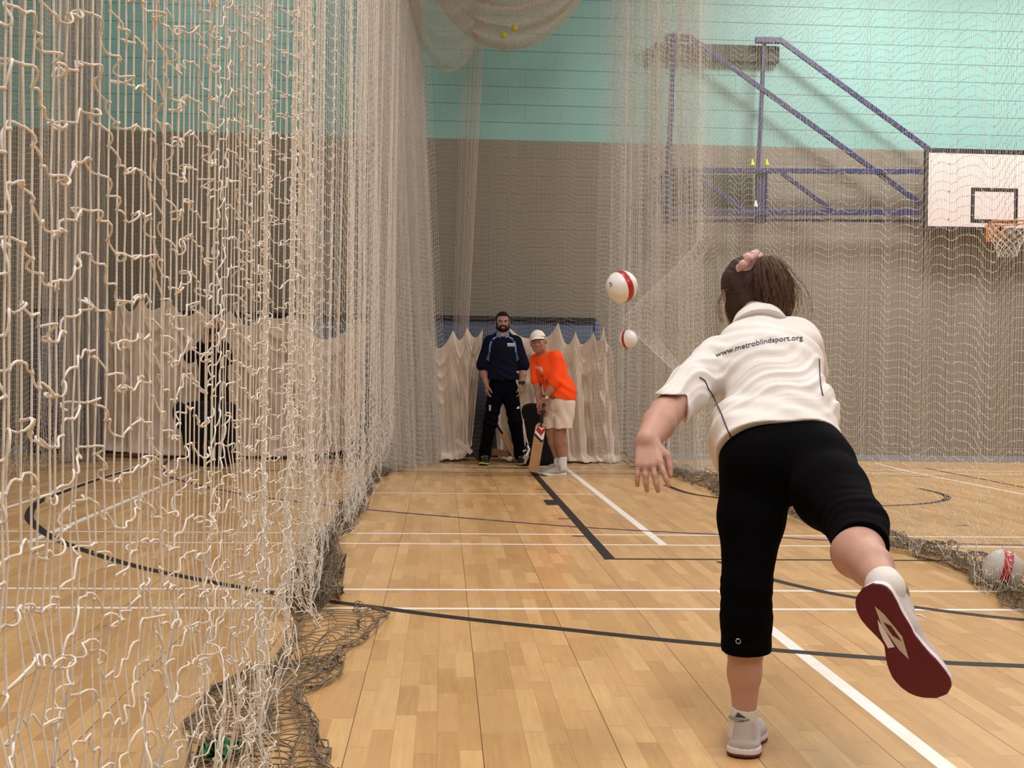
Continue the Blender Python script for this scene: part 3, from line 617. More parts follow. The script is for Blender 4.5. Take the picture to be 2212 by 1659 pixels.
# =================================================================== CANVAS SHEETS hung on the back net
def canvas(name, top, bot, Yd, label, seed, floor_y=None, amp=.06, puddle=.16, nf=1.0, cm=2):
    """top: (x, y, 'p' peak | 'v' valley) in photo pixels left to right; bot: (x, y) of the bottom edge"""
    rg = np.random.default_rng(seed); T = [P(x, y, Yd) for x, y, _ in top]; B = [P(x, y, Yd) for x, y in bot]
    NV = 90; NU = int(60 + 130 * (T[-1][0] - T[0][0])); xs = np.array([p[0] for p in T]); zs = np.array([p[2] for p in T]); u = np.linspace(0, 1, NU)
    xu = xs[0] + (xs[-1] - xs[0]) * u; zu = np.empty(NU)
    for i in range(len(top) - 1):
        msk = (xu >= xs[i] - 1e-9) & (xu <= xs[i + 1] + 1e-9); t_ = (xu[msk] - xs[i]) / (xs[i + 1] - xs[i])
        pk = (top[i][2], top[i + 1][2])
        if pk == ('p', 'v'): zu[msk] = zs[i + 1] + (zs[i] - zs[i + 1]) * (1 - t_) ** 1.7
        elif pk == ('v', 'p'): zu[msk] = zs[i] + (zs[i + 1] - zs[i]) * t_ ** 1.7
        else: zu[msk] = zs[i] + (zs[i + 1] - zs[i]) * t_ - .05 * np.sin(t_ * np.pi)
    bx = np.array([p[0] for p in B]); bz = np.array([max(p[2], .012) for p in B]); xb = np.interp(u, np.linspace(0, 1, len(B)), bx); zb_ = np.interp(u, np.linspace(0, 1, len(B)), bz)
    v = np.linspace(0, 1, NV); U, Vv = np.meshgrid(u, v, indexing='ij')
    px = np.array([p[0] for p, q_ in zip(T, top) if q_[2] == 'p'])
    # distance to nearest peak line (peaks drop straight down, drifting with the bottom edge)
    w_ = Vv ** 1.1; Xg = xu[:, None] * (1 - w_) + xb[:, None] * w_; Zg = zu[:, None] * (1 - Vv) + zb_[:, None] * Vv
    dist = np.min(np.abs(xu[:, None, None] - px[None, None, :]), axis=2)
    prox = np.exp(-(dist / .09) ** 2)
    f_a = smooth_noise(NU, 8 * cm, rg)[:, None]; f_b = smooth_noise(NU, 4 * cm, rg)[:, None]; f_c = smooth_noise(NU, 14 * cm, rg)[:, None]; f_d = smooth_noise(NU, 6 * cm, rg)[:, None]
    Yo = -prox * amp * .9 * (1 - .6 * Vv) + amp * nf * (f_a * .55 * np.clip(Vv * 2, .15, 1) + f_b * .28 * Vv + f_c * .6 * Vv)
    # swags: creases that run from the peaks down into each valley
    for k in range(len(px) - 1):
        m0, m1 = px[k], px[k + 1]; tt = np.clip((xu[:, None] - m0) / (m1 - m0), 0, 1); s_ = 4 * tt * (1 - tt)
        for j in range(4):
            c = .05 + .09 * j + .10 * s_ * (1 + .25 * j); Yo -= .028 * (1 - .18 * j) * s_ ** .5 * np.exp(-((Vv - c) / .022) ** 2) * ((xu[:, None] >= m0) & (xu[:, None] <= m1))
    Yo += .012 * f_d * np.sin(Vv * 22 + f_a * 2)
    lowf = np.clip((Vv - .93) / .07, 0, 1)
    Yg = Yd + Yo - puddle * lowf ** 1.5 * (1 + .4 * f_c); Zg = Zg * (1 - 0 * lowf) + .0
    Zg = np.maximum(Zg, .006 + .02 * np.abs(f_b) * lowf); Yg = np.minimum(Yg, Yd + .12)
    Vt = np.stack([Xg, Yg, Zg], -1).reshape(-1, 3); i, j = np.meshgrid(np.arange(NU - 1), np.arange(NV - 1), indexing='ij'); a = (i * NV + j).ravel()
    o = mesh_np(name, Vt, np.stack([a, a + 1, a + NV + 1, a + NV], 1), M['canvas']); md = o.modifiers.new('thick', 'SOLIDIFY'); md.thickness = .003
    return tag(o, label, 'canvas sheet', 'cream canvas sheets along the wall')
canvas('canvas_sheet', [(921, 700, 'p'), (948, 753, 'v'), (979, 713, 'p'), (993, 735, 'v'), (1009, 707, 'p'), (1026, 730, 'v'), (1043, 710, 'p')],
       [(942, 990), (958, 992), (985, 990), (1003, 985), (1012, 970), (1018, 960)], 14.22, 'narrow cream canvas sheet hanging left of the bearded standing man', 41, amp=.06)
canvas('canvas_sheet', [(1058, 740, 'p'), (1075, 745, 'v'), (1100, 710, 'p'), (1140, 731, 'v'), (1160, 716, 'p'), (1180, 728, 'v'), (1204, 697, 'p'), (1226, 745, 'v'), (1241, 716, 'p'), (1256, 745, 'v'), (1280, 718, 'p'), (1290, 738, 'v'), (1301, 706, 'p'), (1312, 745, 'v'), (1322, 766, 'p')],
       [(1075, 985), (1100, 992), (1130, 990), (1170, 990), (1210, 992), (1240, 994), (1280, 998), (1310, 1000), (1344, 1000)], 14.18, 'wide cream canvas sheet hanging behind the man in orange', 42, amp=.105)
canvas('canvas_sheet', [(228, 655, 'p'), (245, 672, 'v'), (262, 640, 'p'), (283, 674, 'v'), (307, 646, 'p'), (328, 670, 'v'), (367, 647, 'p'), (404, 683, 'v'), (438, 662, 'p'), (470, 685, 'v'), (500, 671, 'p'), (535, 704, 'v'), (563, 681, 'p'), (600, 688, 'v'), (636, 682, 'p'), (704, 735, 'v'), (773, 688, 'p'), (795, 694, 'p')],
       [(225, 972), (300, 978), (400, 985), (500, 985), (600, 985), (700, 980), (745, 972), (772, 940)], 14.20, 'broad cream canvas sheet hanging behind the person taking a photo', 43, amp=.07, puddle=.06)

# =================================================================== BALLS
def sphere_geo(n=24, m_=48):
    q = MB(); q.lathe([(max(math.sin(math.pi * i / n), 1e-4), -math.cos(math.pi * i / n)) for i in range(n + 1)], m_); return q
def ball(name, c, r, axis, label, white='ball_white', half=.19, logo=None, seams=True):
    root = thing(name, c - np.array([0, 0, r]), label, 'ball')
    q = sphere_geo(); me = [np.array(v) for v in q.v]
    a = nrm(axis); b_ = nrm(np.cross(a, (0.1, .2, 1))); d = np.cross(a, b_); Q = np.stack([b_, d, a], 1)
    q.v = [tuple(c + Q @ (p / (np.linalg.norm(p) + 1e-9)) * r) for p in me]; skin = q.build('ball_skin', M[white], root, smooth=True)
    q = MB(); pr = []
    for i in range(9):
        z = -half + 2 * half * i / 8; pr.append((math.sqrt(1 - z * z) * r * 1.004, z * r * 1.004))
    q.lathe([(pr[0][0] * .99, pr[0][1])] + pr + [(pr[-1][0] * .99, pr[-1][1])], 64); q.v = [tuple(c + Q @ np.array(p)) for p in q.v]
    tag(q.build('red_band', M['ball_red'], root, smooth=True), 'red band around the ball')
    if logo is not None:
        q = MB(); n = nrm(logo); e1 = nrm(np.cross(n, (0, 0, 1))); e2 = np.cross(e1, n)
        q.tube([c + nrm(n * r + (e1 * math.cos(t) * .75 + e2 * math.sin(t)) * r * .10) * r * 1.003 for t in np.linspace(0, 2 * math.pi, 17)[:-1]], r * .022, 6, closed=True)
        q.tube([c + nrm(n * r + (e1 * x + e2 * y) * r) * r * 1.003 for x, y in ((.04, .12), (.12, .14), (.2, .13))], r * .02, 6)
        q.build('logo_mark', M['dark_print'], root)
    return root
cb = P(1343, 619, 7.3); ball('bowled_ball', cb, .101, nrm([.85, .40, .30]), 'larger looking white ball with red band flying high between bowler and batsman', half=.20,logo=nrm(-ray(1343, 619) / np.linalg.norm(ray(1343, 619)) + R_AX * -.95 + U_AX * .15))
cb2 = P(1356, 733, 12.0); ball('bowled_ball', cb2, .101, nrm([.85, -.72, .10]), 'small looking white ball with red band flying against the right gathered net', half=.13)
g = G(2172, 1274); ball('ground_ball', np.array([g[0], g[1] + .03, .101]), .101, nrm([.95, -.25, -.22]), 'scuffed white and red ball lying on the floor under the right net', white='ball_old', half=.22)
for (px, py, lab) in ((1087, 76, 'lower left yellow tennis ball caught in the roof net'), (1111, 61, 'upper right yellow tennis ball caught in the roof net')):
    c = P(px, py, 12.75); q = sphere_geo(12, 20); q.v = [tuple(c + np.array(p) * .034) for p in q.v]; tag(q.build('tennis_ball', M['tennis'], smooth=True), lab, 'tennis ball')

# =================================================================== BAGS AND CLUTTER AT THE WALL
def loft(q, rings):
    n = len(rings[0]); k = len(rings); base = len(q.v); V = [p for r_ in rings for p in r_]
    F = [(i * n + j, i * n + (j + 1) % n, (i + 1) * n + (j + 1) % n, (i + 1) * n + j) for i in range(k - 1) for j in range(n)]
    F += [tuple(range(n))[::-1], tuple((k - 1) * n + j for j in range(n))]; q.raw(V, F)
def rrect(cx, cy, z, hx, hy, n=20, e=4, sk=0):
    out = []
    for i in range(n):
        a = 2 * math.pi * (i + .5) / n; c, s = math.cos(a), math.sin(a)
        out.append((cx + hx * math.copysign(abs(c) ** (2 / e), c), cy + hy * math.copysign(abs(s) ** (2 / e), s), z))
    return out
# photographer's big bag
g0, g1 = P(392, 1008, 12.95), P(504, 1008, 12.95); cx = (g0[0] + g1[0]) / 2; hw = (g1[0] - g0[0]) / 2
bagr = thing('kit_bag', (cx, 13.1, 0), 'large black upright kit bag standing in front of the person taking a photo', 'bag')
q = MB(); rg_ = random.Random(4); rr = []
for z, f, dx in ((.012, .88, .03), (.05, .97, .02), (.25, 1.03, 0), (.45, 1.08, -.02), (.6, 1.1, -.02), (.68, 1.02, -.01), (.71, .8, 0), (.72, .4, 0)):
    rr.append(rrect(cx + dx, 13.09, z, hw * f, .14 * f))
loft(q, rr); body = q.build('bag_body', M['bag'], bagr, smooth=True, sub=1)
q = MB(); e0 = P(385, 905, 12.98); q.tube([e0 + [.06, .1, -.15], e0 + [0, 0.05, -.02], e0 + [-.012, 0, .10], e0 + [.035, 0, .19]], [.055, .066, .07, .055], 12); q.build('side_tube', M['bag_navy'], bagr, smooth=True, sub=1)
q = MB(); e0 = P(425, 893, 12.96); e1 = P(495, 893, 12.96); q.box((e0[0], 12.93, e0[2] - .09), (e1[0], 12.99, e0[2] + .03)); q.build('flap', M['bag_navy'], bagr, bevel=.02)
q = MB(); c = P(420, 965, 12.925); c[1] = 12.945
q.tube([c + [.05 * math.cos(a), 0, .05 * math.sin(a)] for a in np.linspace(0, 6.28, 25)[:-1]], .0025, 5, closed=True); q.build('printed_logo', M['willow'], bagr); q = MB()
c2 = P(446, 962, 12.925); c2[1] = 12.945; q.tube([c2 + [-.045, 0, -.035], c2 + [-.03, 0, .04], c2 + [.02, 0, .045], c2 + [.045, 0, -.04]], .0035, 5, closed=True)
q.build('printed_logo', M['willow'], bagr); q = MB(); q.tube([c2 + [.2, 0, .05], c2 + [.26, 0, .0], c2 + [.22, 0, -.04]], .0025, 5)
q.build('printed_logo', M['willow'], bagr)
q = MB(); q.bar(P(480, 895, 12.93), P(487, 915, 12.93), .03, .006); q.build('green_tag', M['green_cloth'], bagr)
# black kit bag behind the batsman
kb = thing('kit_bag', (P(1165, 1008, 13.0)[0], 13.1, 0), 'black kit bag leaning behind the legs of the man in orange', 'bag')
q = MB(); rr = []
for px0, px1, py in ((1136, 1199, 1008), (1130, 1204, 995), (1132, 1201, 975), (1140, 1194, 955), (1138, 1188, 930), (1131, 1185, 905), (1127, 1184, 892), (1128, 1182, 882), (1134, 1178, 874), (1148, 1170, 871)):
    a, b_ = P(px0, py, 13.05), P(px1, py, 13.05); rr.append(rrect((a[0] + b_[0]) / 2, 13.15, max(a[2], .012), (b_[0] - a[0]) / 2, .14))
loft(q, rr); q.build('bag_body', M['bag'], kb, smooth=True, sub=1)
q = MB(); q.tube([P(1139, 962, 12.99), P(1143, 972, 12.98), P(1138, 985, 12.97), P(1134, 1000, 12.97)], [.012, .018, .02, .015], 8); q.bar(P(1131, 985, 12.97), P(1141, 990, 12.97), .05, .03); q.bar(P(1129, 975, 12.97), P(1137, 972, 12.97), .02, .03); q.build('silver_buckle', M['silver'], kb, bevel=.003)
q = MB(); q.tube([P(1130, 905, 13.0), P(1133, 935, 12.97), P(1141, 960, 12.97)], .008, 6); q.build('shoulder_strap', M['canvas'], kb)
def spare_bat_or_tube(a, b_, Yd, wd, label, m='willow'):
    r = thing('spare_bat_or_tube', P(*b_, Yd), label, 'cricket bat'); q = MB(); A, B_ = P(*a, Yd), P(*b_, Yd); B_[2] = max(B_[2], .02); A[2] = max(A[2], .02); s = A + (B_ - A) * .38
    q.bar(s, B_, wd, .03); q.build('blade', M[m], r, bevel=.008); q = MB(); q.tube([A, s], .016, 8); q.build('handle', M['black'], r)
spare_bat_or_tube((1066, 905), (1116, 990), 13.92, .075, 'light wooden bat leaning on the canvas between the bearded man\'s legs')
spare_bat_or_tube((1122, 985), (1062, 975), 13.95, .08, 'brown wooden bat lying flat on the floor behind the bearded man', 'wood_dk')
spare_bat_or_tube((1040, 1000), (984, 950), 13.90,.06, 'pale tube shaped like a bat, propped low against the left canvas sheet', 'canvas')  # a tube by the canvas, built with the bat shape
c = G(1443, 1008); pst = thing('net_post', c, 'short thin black and white post standing on the floor beside the right net', 'post')
q = MB(); q.tube([c, c + [0, 0, .33]], .012, 8); q.build('post', M['white_print'], pst); q = MB(); q.tube([c + [-.03, 0, 0], c + [-.02, 0, .12], c + [-.03, 0, .28]], .008, 6); q.build('cord', M['black'], pst)
# green rag in the near skirt
gq = MB(); rgn = np.random.default_rng(5); c = G(472, 1640); n = 12
for i in range(n):
    for j in range(n): gq.v.append((c[0] - .045 + .09 * i / (n - 1) + .008 * rgn.standard_normal(), c[1] - .05 + .12 * j / (n - 1) + .01 * rgn.standard_normal(), .012 + .02 * abs(rgn.standard_normal())))
gq.f = [(i * n + j, (i + 1) * n + j, (i + 1) * n + j + 1, i * n + j + 1) for i in range(n - 1) for j in range(n - 1)]
o = gq.build('rag', M['green_cloth'], smooth=True); md = o.modifiers.new('s', 'SOLIDIFY'); md.thickness = .002; tag(o, 'small crumpled green cloth caught in the brown net on the floor', 'cloth')
# =================================================================== SIGNED-DISTANCE MODELLING (people, shoes, hair)
def smin(a, b, k):
    if k <= 0: return np.minimum(a, b)
    h = np.clip(.5 + .5 * (b - a) / k, 0, 1); return b + (a - b) * h - k * h * (1 - h)
class Prim:
    pass
def cone(a, b, ra, rb, k=.02, w=None, sw=1., sn=1., m='u'):
    """tapered capsule; w = cross axis scaled by sw, the other cross axis by sn"""
    p = Prim(); a = np.array(a, float); b = np.array(b, float); R = max(ra, rb) * max(sw, sn, 1) ; p.lo = np.minimum(a, b) - R; p.hi = np.maximum(a, b) + R; p.k = k; p.m = m
    ab = b - a; L2 = ab @ ab + 1e-12; t0 = ab / math.sqrt(L2)
    if w is not None: w = nrm(np.array(w, float) - t0 * (np.array(w, float) @ t0)); n = np.cross(t0, w)
    def f(X, Y, Z):
        dx, dy, dz = X - a[0], Y - a[1], Z - a[2]; t = np.clip((dx * ab[0] + dy * ab[1] + dz * ab[2]) / L2, 0, 1)
        r = ra + (rb - ra) * t; dx = dx - t * ab[0]; dy = dy - t * ab[1]; dz = dz - t * ab[2]
        if w is None: return np.sqrt(dx * dx + dy * dy + dz * dz) - r
        qw = dx * w[0] + dy * w[1] + dz * w[2]; qn = dx * n[0] + dy * n[1] + dz * n[2]; qa = dx * t0[0] + dy * t0[1] + dz * t0[2]
        l1 = np.sqrt((qw / sw) ** 2 + (qn / sn) ** 2 + qa * qa) + 1e-9; g = np.sqrt((qw / sw ** 2) ** 2 + (qn / sn ** 2) ** 2 + qa * qa) + 1e-9
        return (l1 - r) * np.minimum(l1 / g, 2.0)
    p.f = f; return p
def ell(c, r, k=.02, R=None, m='u'):
    """ellipsoid, R = rows are its local axes"""
    p = Prim(); c = np.array(c, float); r = np.array(r, float); R = np.eye(3) if R is None else np.array(R, float); q = max(r); p.lo = c - q; p.hi = c + q; p.k = k; p.m = m
    def f(X, Y, Z):
        dx, dy, dz = X - c[0], Y - c[1], Z - c[2]; u = [(R[i, 0] * dx + R[i, 1] * dy + R[i, 2] * dz) for i in range(3)]
        k0 = np.sqrt(sum((u[i] / r[i]) ** 2 for i in range(3))) + 1e-9; k1 = np.sqrt(sum((u[i] / r[i] ** 2) ** 2 for i in range(3))) + 1e-9
        return k0 * (k0 - 1) / k1
    p.f = f; return p
def plane(c, n, k=0):            # keeps the side the normal points away from
    p = Prim(); p.c = np.array(c, float); n = nrm(n); p.n = n; p.m = 'i'; p.k = k; p.f = lambda X, Y, Z: (X - p.c[0]) * n[0] + (Y - p.c[1]) * n[1] + (Z - p.c[2]) * n[2]; return p
def chain(pts, rs, k=.02, **kw): return [cone(pts[i], pts[i + 1], rs[i], rs[i + 1], k, **kw) for i in range(len(pts) - 1)]
def frame(x, z):                 # rows: local axes x, y, z
    x = nrm(x); z = np.array(z, float); z = nrm(z - x * (z @ x)); return np.stack([x, np.cross(z, x), z])
def nets(D, lo, h):
    """naive surface nets"""
    ins = D < 0; nx, ny, nz = D.shape; cnt = np.zeros((nx - 1, ny - 1, nz - 1), np.uint8)
    for i in (0, 1):
        for j in (0, 1):
            for k in (0, 1): cnt += ins[i:nx - 1 + i, j:ny - 1 + j, k:nz - 1 + k]
    I = np.argwhere((cnt > 0) & (cnt < 8)); idx = np.full(cnt.shape, -1, np.int32); idx[tuple(I.T)] = np.arange(len(I))
    c = {}
    for i in (0, 1):
        for j in (0, 1):
            for k in (0, 1): c[i, j, k] = D[I[:, 0] + i, I[:, 1] + j, I[:, 2] + k]
    acc = np.zeros((len(I), 3)); n = np.zeros(len(I))
    for ax in range(3):
        o = [q_ for q_ in range(3) if q_ != ax]
        for u in (0, 1):
            for v in (0, 1):
                a = [0, 0, 0]; b = [0, 0, 0]; a[o[0]] = b[o[0]] = u; a[o[1]] = b[o[1]] = v; b[ax] = 1
                da, db = c[tuple(a)], c[tuple(b)]; s = (da < 0) != (db < 0); t = np.where(s, da / np.where(s, da - db, 1), 0)
                P_ = np.zeros((len(I), 3)); P_[:, o[0]] = u; P_[:, o[1]] = v; P_[:, ax] = t; acc += P_ * s[:, None]; n += s
    V = lo + (I + acc / n[:, None]) * h; Fs = []
    for ax in range(3):
        o = [q_ for q_ in range(3) if q_ != ax]; sl0 = [slice(None)] * 3; sl1 = [slice(None)] * 3; sl0[ax] = slice(0, -1); sl1[ax] = slice(1, None)
        a, b = ins[tuple(sl0)], ins[tuple(sl1)]; E = np.argwhere(a != b); E = E[(E[:, o[0]] > 0) & (E[:, o[1]] > 0) & (E[:, o[0]] < D.shape[o[0]] - 1) & (E[:, o[1]] < D.shape[o[1]] - 1)]
        flip = a[tuple(E.T)]; q_ = []
        for du, dv in ((0, 0), (1, 0), (1, 1), (0, 1)):
            e = E.copy(); e[:, o[0]] -= du; e[:, o[1]] -= dv; q_.append(idx[tuple(e.T)])
        q_ = np.stack(q_, 1)
        if ax == 1: flip = ~flip
        q_ = np.where(flip[:, None], q_, q_[:, ::-1]); Fs.append(q_[(q_ >= 0).all(1)])
    return V, np.concatenate(Fs)
def sdf_field(prims, h, glob=None):
    us = [p for p in prims if p.m == 'u']; lo = np.min([p.lo for p in us], 0) - 4 * h; hi = np.max([p.hi for p in us], 0) + 4 * h
    n = np.ceil((hi - lo) / h).astype(int) + 1; ax = [lo[i] + np.arange(n[i]) * h for i in range(3)]
    D = np.full(n, .2, np.float32)
    for p in prims:
        if p.m == 'i': sl = (slice(None),) * 3
        else:
            pad = p.k + 3 * h; a = np.clip(np.floor((p.lo - pad - lo) / h).astype(int), 0, n); b = np.clip(np.ceil((p.hi + pad - lo) / h).astype(int) + 1, 0, n); sl = tuple(slice(a[i], b[i]) for i in range(3))
        X = ax[0][sl[0]][:, None, None].astype(np.float32); Y = ax[1][sl[1]][None, :, None].astype(np.float32); Z = ax[2][sl[2]][None, None, :].astype(np.float32)
        v = p.f(X, Y, Z).astype(np.float32)
        if p.m == 'u': D[sl] = smin(D[sl], v, p.k)
        elif p.m == 's': D[sl] = -smin(-D[sl], v, p.k)
        else: D = -smin(-D, -v, p.k)
    if glob is not None:
        I = np.argwhere(np.abs(D) < .05); pos = lo + I * h; D[tuple(I.T)] += glob(pos).astype(np.float32)
    return D, lo
def sdf(name, prims, h, m, parent=None, glob=None):
    D, lo = sdf_field(prims, h, glob); V, Fq = nets(D, lo, h); o = mesh_np(name, V, Fq, m, parent); return o
def bvh_of(*obs):
    V, Fc, n = [], [], 0
    for o in obs:
        me = o.data; v = np.empty(len(me.vertices) * 3, np.float32); me.vertices.foreach_get('co', v); V.append(v.reshape(-1, 3))
        Fc += [tuple(n + i for i in p.vertices) for p in me.polygons]; n += len(me.vertices)
    return BVHTree.FromPolygons([tuple(map(float, p)) for p in np.concatenate(V)], Fc)
def cast(bv, x, y, off=.002):
    d = Vector(nrm(ray(x, y))); h = bv.ray_cast(Vector(CAM), d)
    if h[0] is None: return None
    n = h[1]; n = n if n.dot(d) < 0 else -n
    return np.array(h[0] + n * off), np.array(n)
def decal_text(name, txt, bv, place, size, m, parent, off=.0015, shear=0):
    """lettering cut as a mesh and laid on a surface; place(u,v) -> photo pixel"""
    cu = bpy.data.curves.new(name, 'FONT'); cu.body = txt; cu.size = 1; cu.resolution_u = 3; cu.offset = size
    o = bpy.data.objects.new(name, cu); COL.objects.link(o); bpy.context.view_layer.update()
    me = bpy.data.meshes.new_from_object(o.evaluated_get(bpy.context.evaluated_depsgraph_get())); bpy.data.objects.remove(o)
    import bmesh
    bm = bmesh.new(); bm.from_mesh(me); bmesh.ops.triangulate(bm, faces=bm.faces[:])
    for _ in range(2): bmesh.ops.subdivide_edges(bm, edges=[e for e in bm.edges if e.calc_length() > .12], cuts=1)
    xs = [v.co.x for v in bm.verts]; x0, x1 = min(xs), max(xs); dead = []
    for v in bm.verts:
        h = cast(bv, *place((v.co.x - x0) / (x1 - x0), v.co.y), off)
        if h is None: dead.append(v)
        else: v.co = Vector(h[0])
    bmesh.ops.delete(bm, geom=dead, context='VERTS'); bm.to_mesh(me); bm.free(); me.materials.clear(); me.materials.append(m)
    o = bpy.data.objects.new(name, me); COL.objects.link(o); o.parent = parent; return o
def decal_line(name, bv, px, r, m, parent, off=.001, n=6, flat=None):
    pts = []
    for i in range(len(px) - 1):
        for t in np.linspace(0, 1, n, endpoint=False):
            h = cast(bv, px[i][0] * (1 - t) + px[i + 1][0] * t, px[i][1] * (1 - t) + px[i + 1][1] * t, off)
            if h is not None: pts.append(h[0])
    if len(pts) < 2: return None
    q = MB(); q.tube(pts, r, 6); return q.build(name, m, parent, smooth=True)
def decal_patch(name, bv, poly, m, parent, off=.002, div=5):
    """a filled patch given by photo pixels (quad corners: a,b,c,d) laid on a surface"""
    a, b_, c, d = [np.array(p, float) for p in poly]; q = MB(); ok = True; V = []
    for i in range(div + 1):
        for j in range(div + 1):
            u, v = i / div, j / div; p = (a * (1 - u) + b_ * u) * (1 - v) + (d * (1 - u) + c * u) * v; h = cast(bv, *p, off)
            if h is None: return None
            V.append(h[0])
    q.raw(V, [(i * (div + 1) + j, (i + 1) * (div + 1) + j, (i + 1) * (div + 1) + j + 1, i * (div + 1) + j + 1) for i in range(div) for j in range(div)])
    return q.build(name, m, parent)
def hand_prims(w, d, pn, side, curl=.5, s=1.0, spread=.12, thumb=.6):
    """wrist w, direction d of the palm, pn = normal out of the palm (towards curl), side = towards the thumb"""
    d = nrm(d); pn = nrm(pn - d * (np.array(pn) @ d)); sd = nrm(np.array(side, float) - d * (np.array(side) @ d) - pn * (np.array(side) @ pn)); out = []
    w = np.array(w, float); kn = w + d * .085 * s
    for t in (-.028, -.009, .011, .030):
        out.append(cone(w + sd * t * .7 * s + d * .012, kn + sd * t * s + d * (.004 if abs(t) < .02 else -.004), .0155 * s, .0125 * s, .010))
    for i, (t, L, r) in enumerate(((.031, .070, .0088), (.010, .078, .0090), (-.010, .072, .0086), (-.029, .056, .0078))):
        base = kn + sd * t * s; a = curl * (.75 + .12 * i); dd = nrm(d + sd * spread * (t / .03)); p = base
        for j, f in enumerate((.45, .32, .26)):
            ang = a * (.55 + j * .55); nd = nrm(dd * math.cos(ang) + pn * math.sin(ang)); e_ = p + nd * L * f * s; out.append(cone(p, e_, r * s * (1.05 - .08 * j), r * s * (.98 - .1 * j), .004)); p = e_
    tb = w + sd * .024 * s + d * .022 * s; t1 = tb + nrm(d * .75 + sd * .75 + pn * .35) * .042 * s; t2 = t1 + nrm(d * .95 + sd * (.25 - .3 * thumb) + pn * (.2 + .4 * curl)) * .034 * s; t3 = t2 + nrm(d + pn * (.2 + .4 * curl) - sd * .1 * thumb) * .026 * s
    out += [cone(tb, t1, .0155 * s, .0115 * s, .010), cone(t1, t2, .0112 * s, .0100 * s, .004), cone(t2, t3, .0098 * s, .0082 * s, .004)]
    return out
def head_prims(c, fwd, up, s=1.0):
    """face towards fwd; s=1 -> 0.23 m tall head"""
    R = frame(fwd, up); f, l, u = R[0], R[1], R[2]; c = np.array(c, float); g = lambda x, y, z: c + (f * x + l * y + u * z) * s; e = lambda p, r, k=.012: ell(p, np.array(r) * s, k * s, R)
    o = [e(g(-.018, 0, .028), (.095, .076, .088)), e(g(.022, 0, -.02), (.066, .063, .085), .03), e(g(.045, 0, -.078), (.034, .034, .026), .03),
         e(g(.045, .036, -.06), (.03, .02, .03), .03), e(g(.045, -.036, -.06), (.03, .02, .03), .03),
         e(g(.066, .036, -.022), (.02, .022, .02), .02), e(g(.066, -.036, -.022), (.02, .022, .02), .02),
         e(g(.074, .026, .024), (.016, .03, .009), .012), e(g(.074, -.026, .024), (.016, .03, .009), .012),
         cone(g(.083, 0, .012), g(.103, 0, -.022), .008 * s, .0115 * s, .010 * s), ell(g(.094, .011, -.028), np.array((.010, .008, .007)) * s, .006 * s, R), ell(g(.094, -.011, -.028), np.array((.010, .008, .007)) * s, .006 * s, R),
         ell(g(.083, 0, -.052), np.array((.010, .025, .006)) * s, .006 * s, R), ell(g(.081, 0, -.063), np.array((.010, .021, .007)) * s, .006 * s, R)]
    for sg in (1, -1):
        sk = e(g(.088, sg * .031, .006), (.012, .016, .010), .008); sk.m = 's'; o.append(sk)
        o.append(ell(g(-.005, sg * .080, -.005), np.array((.018, .008, .031)) * s, .006 * s, frame(f + l * -.3 * sg, u)))
    return o, g, R
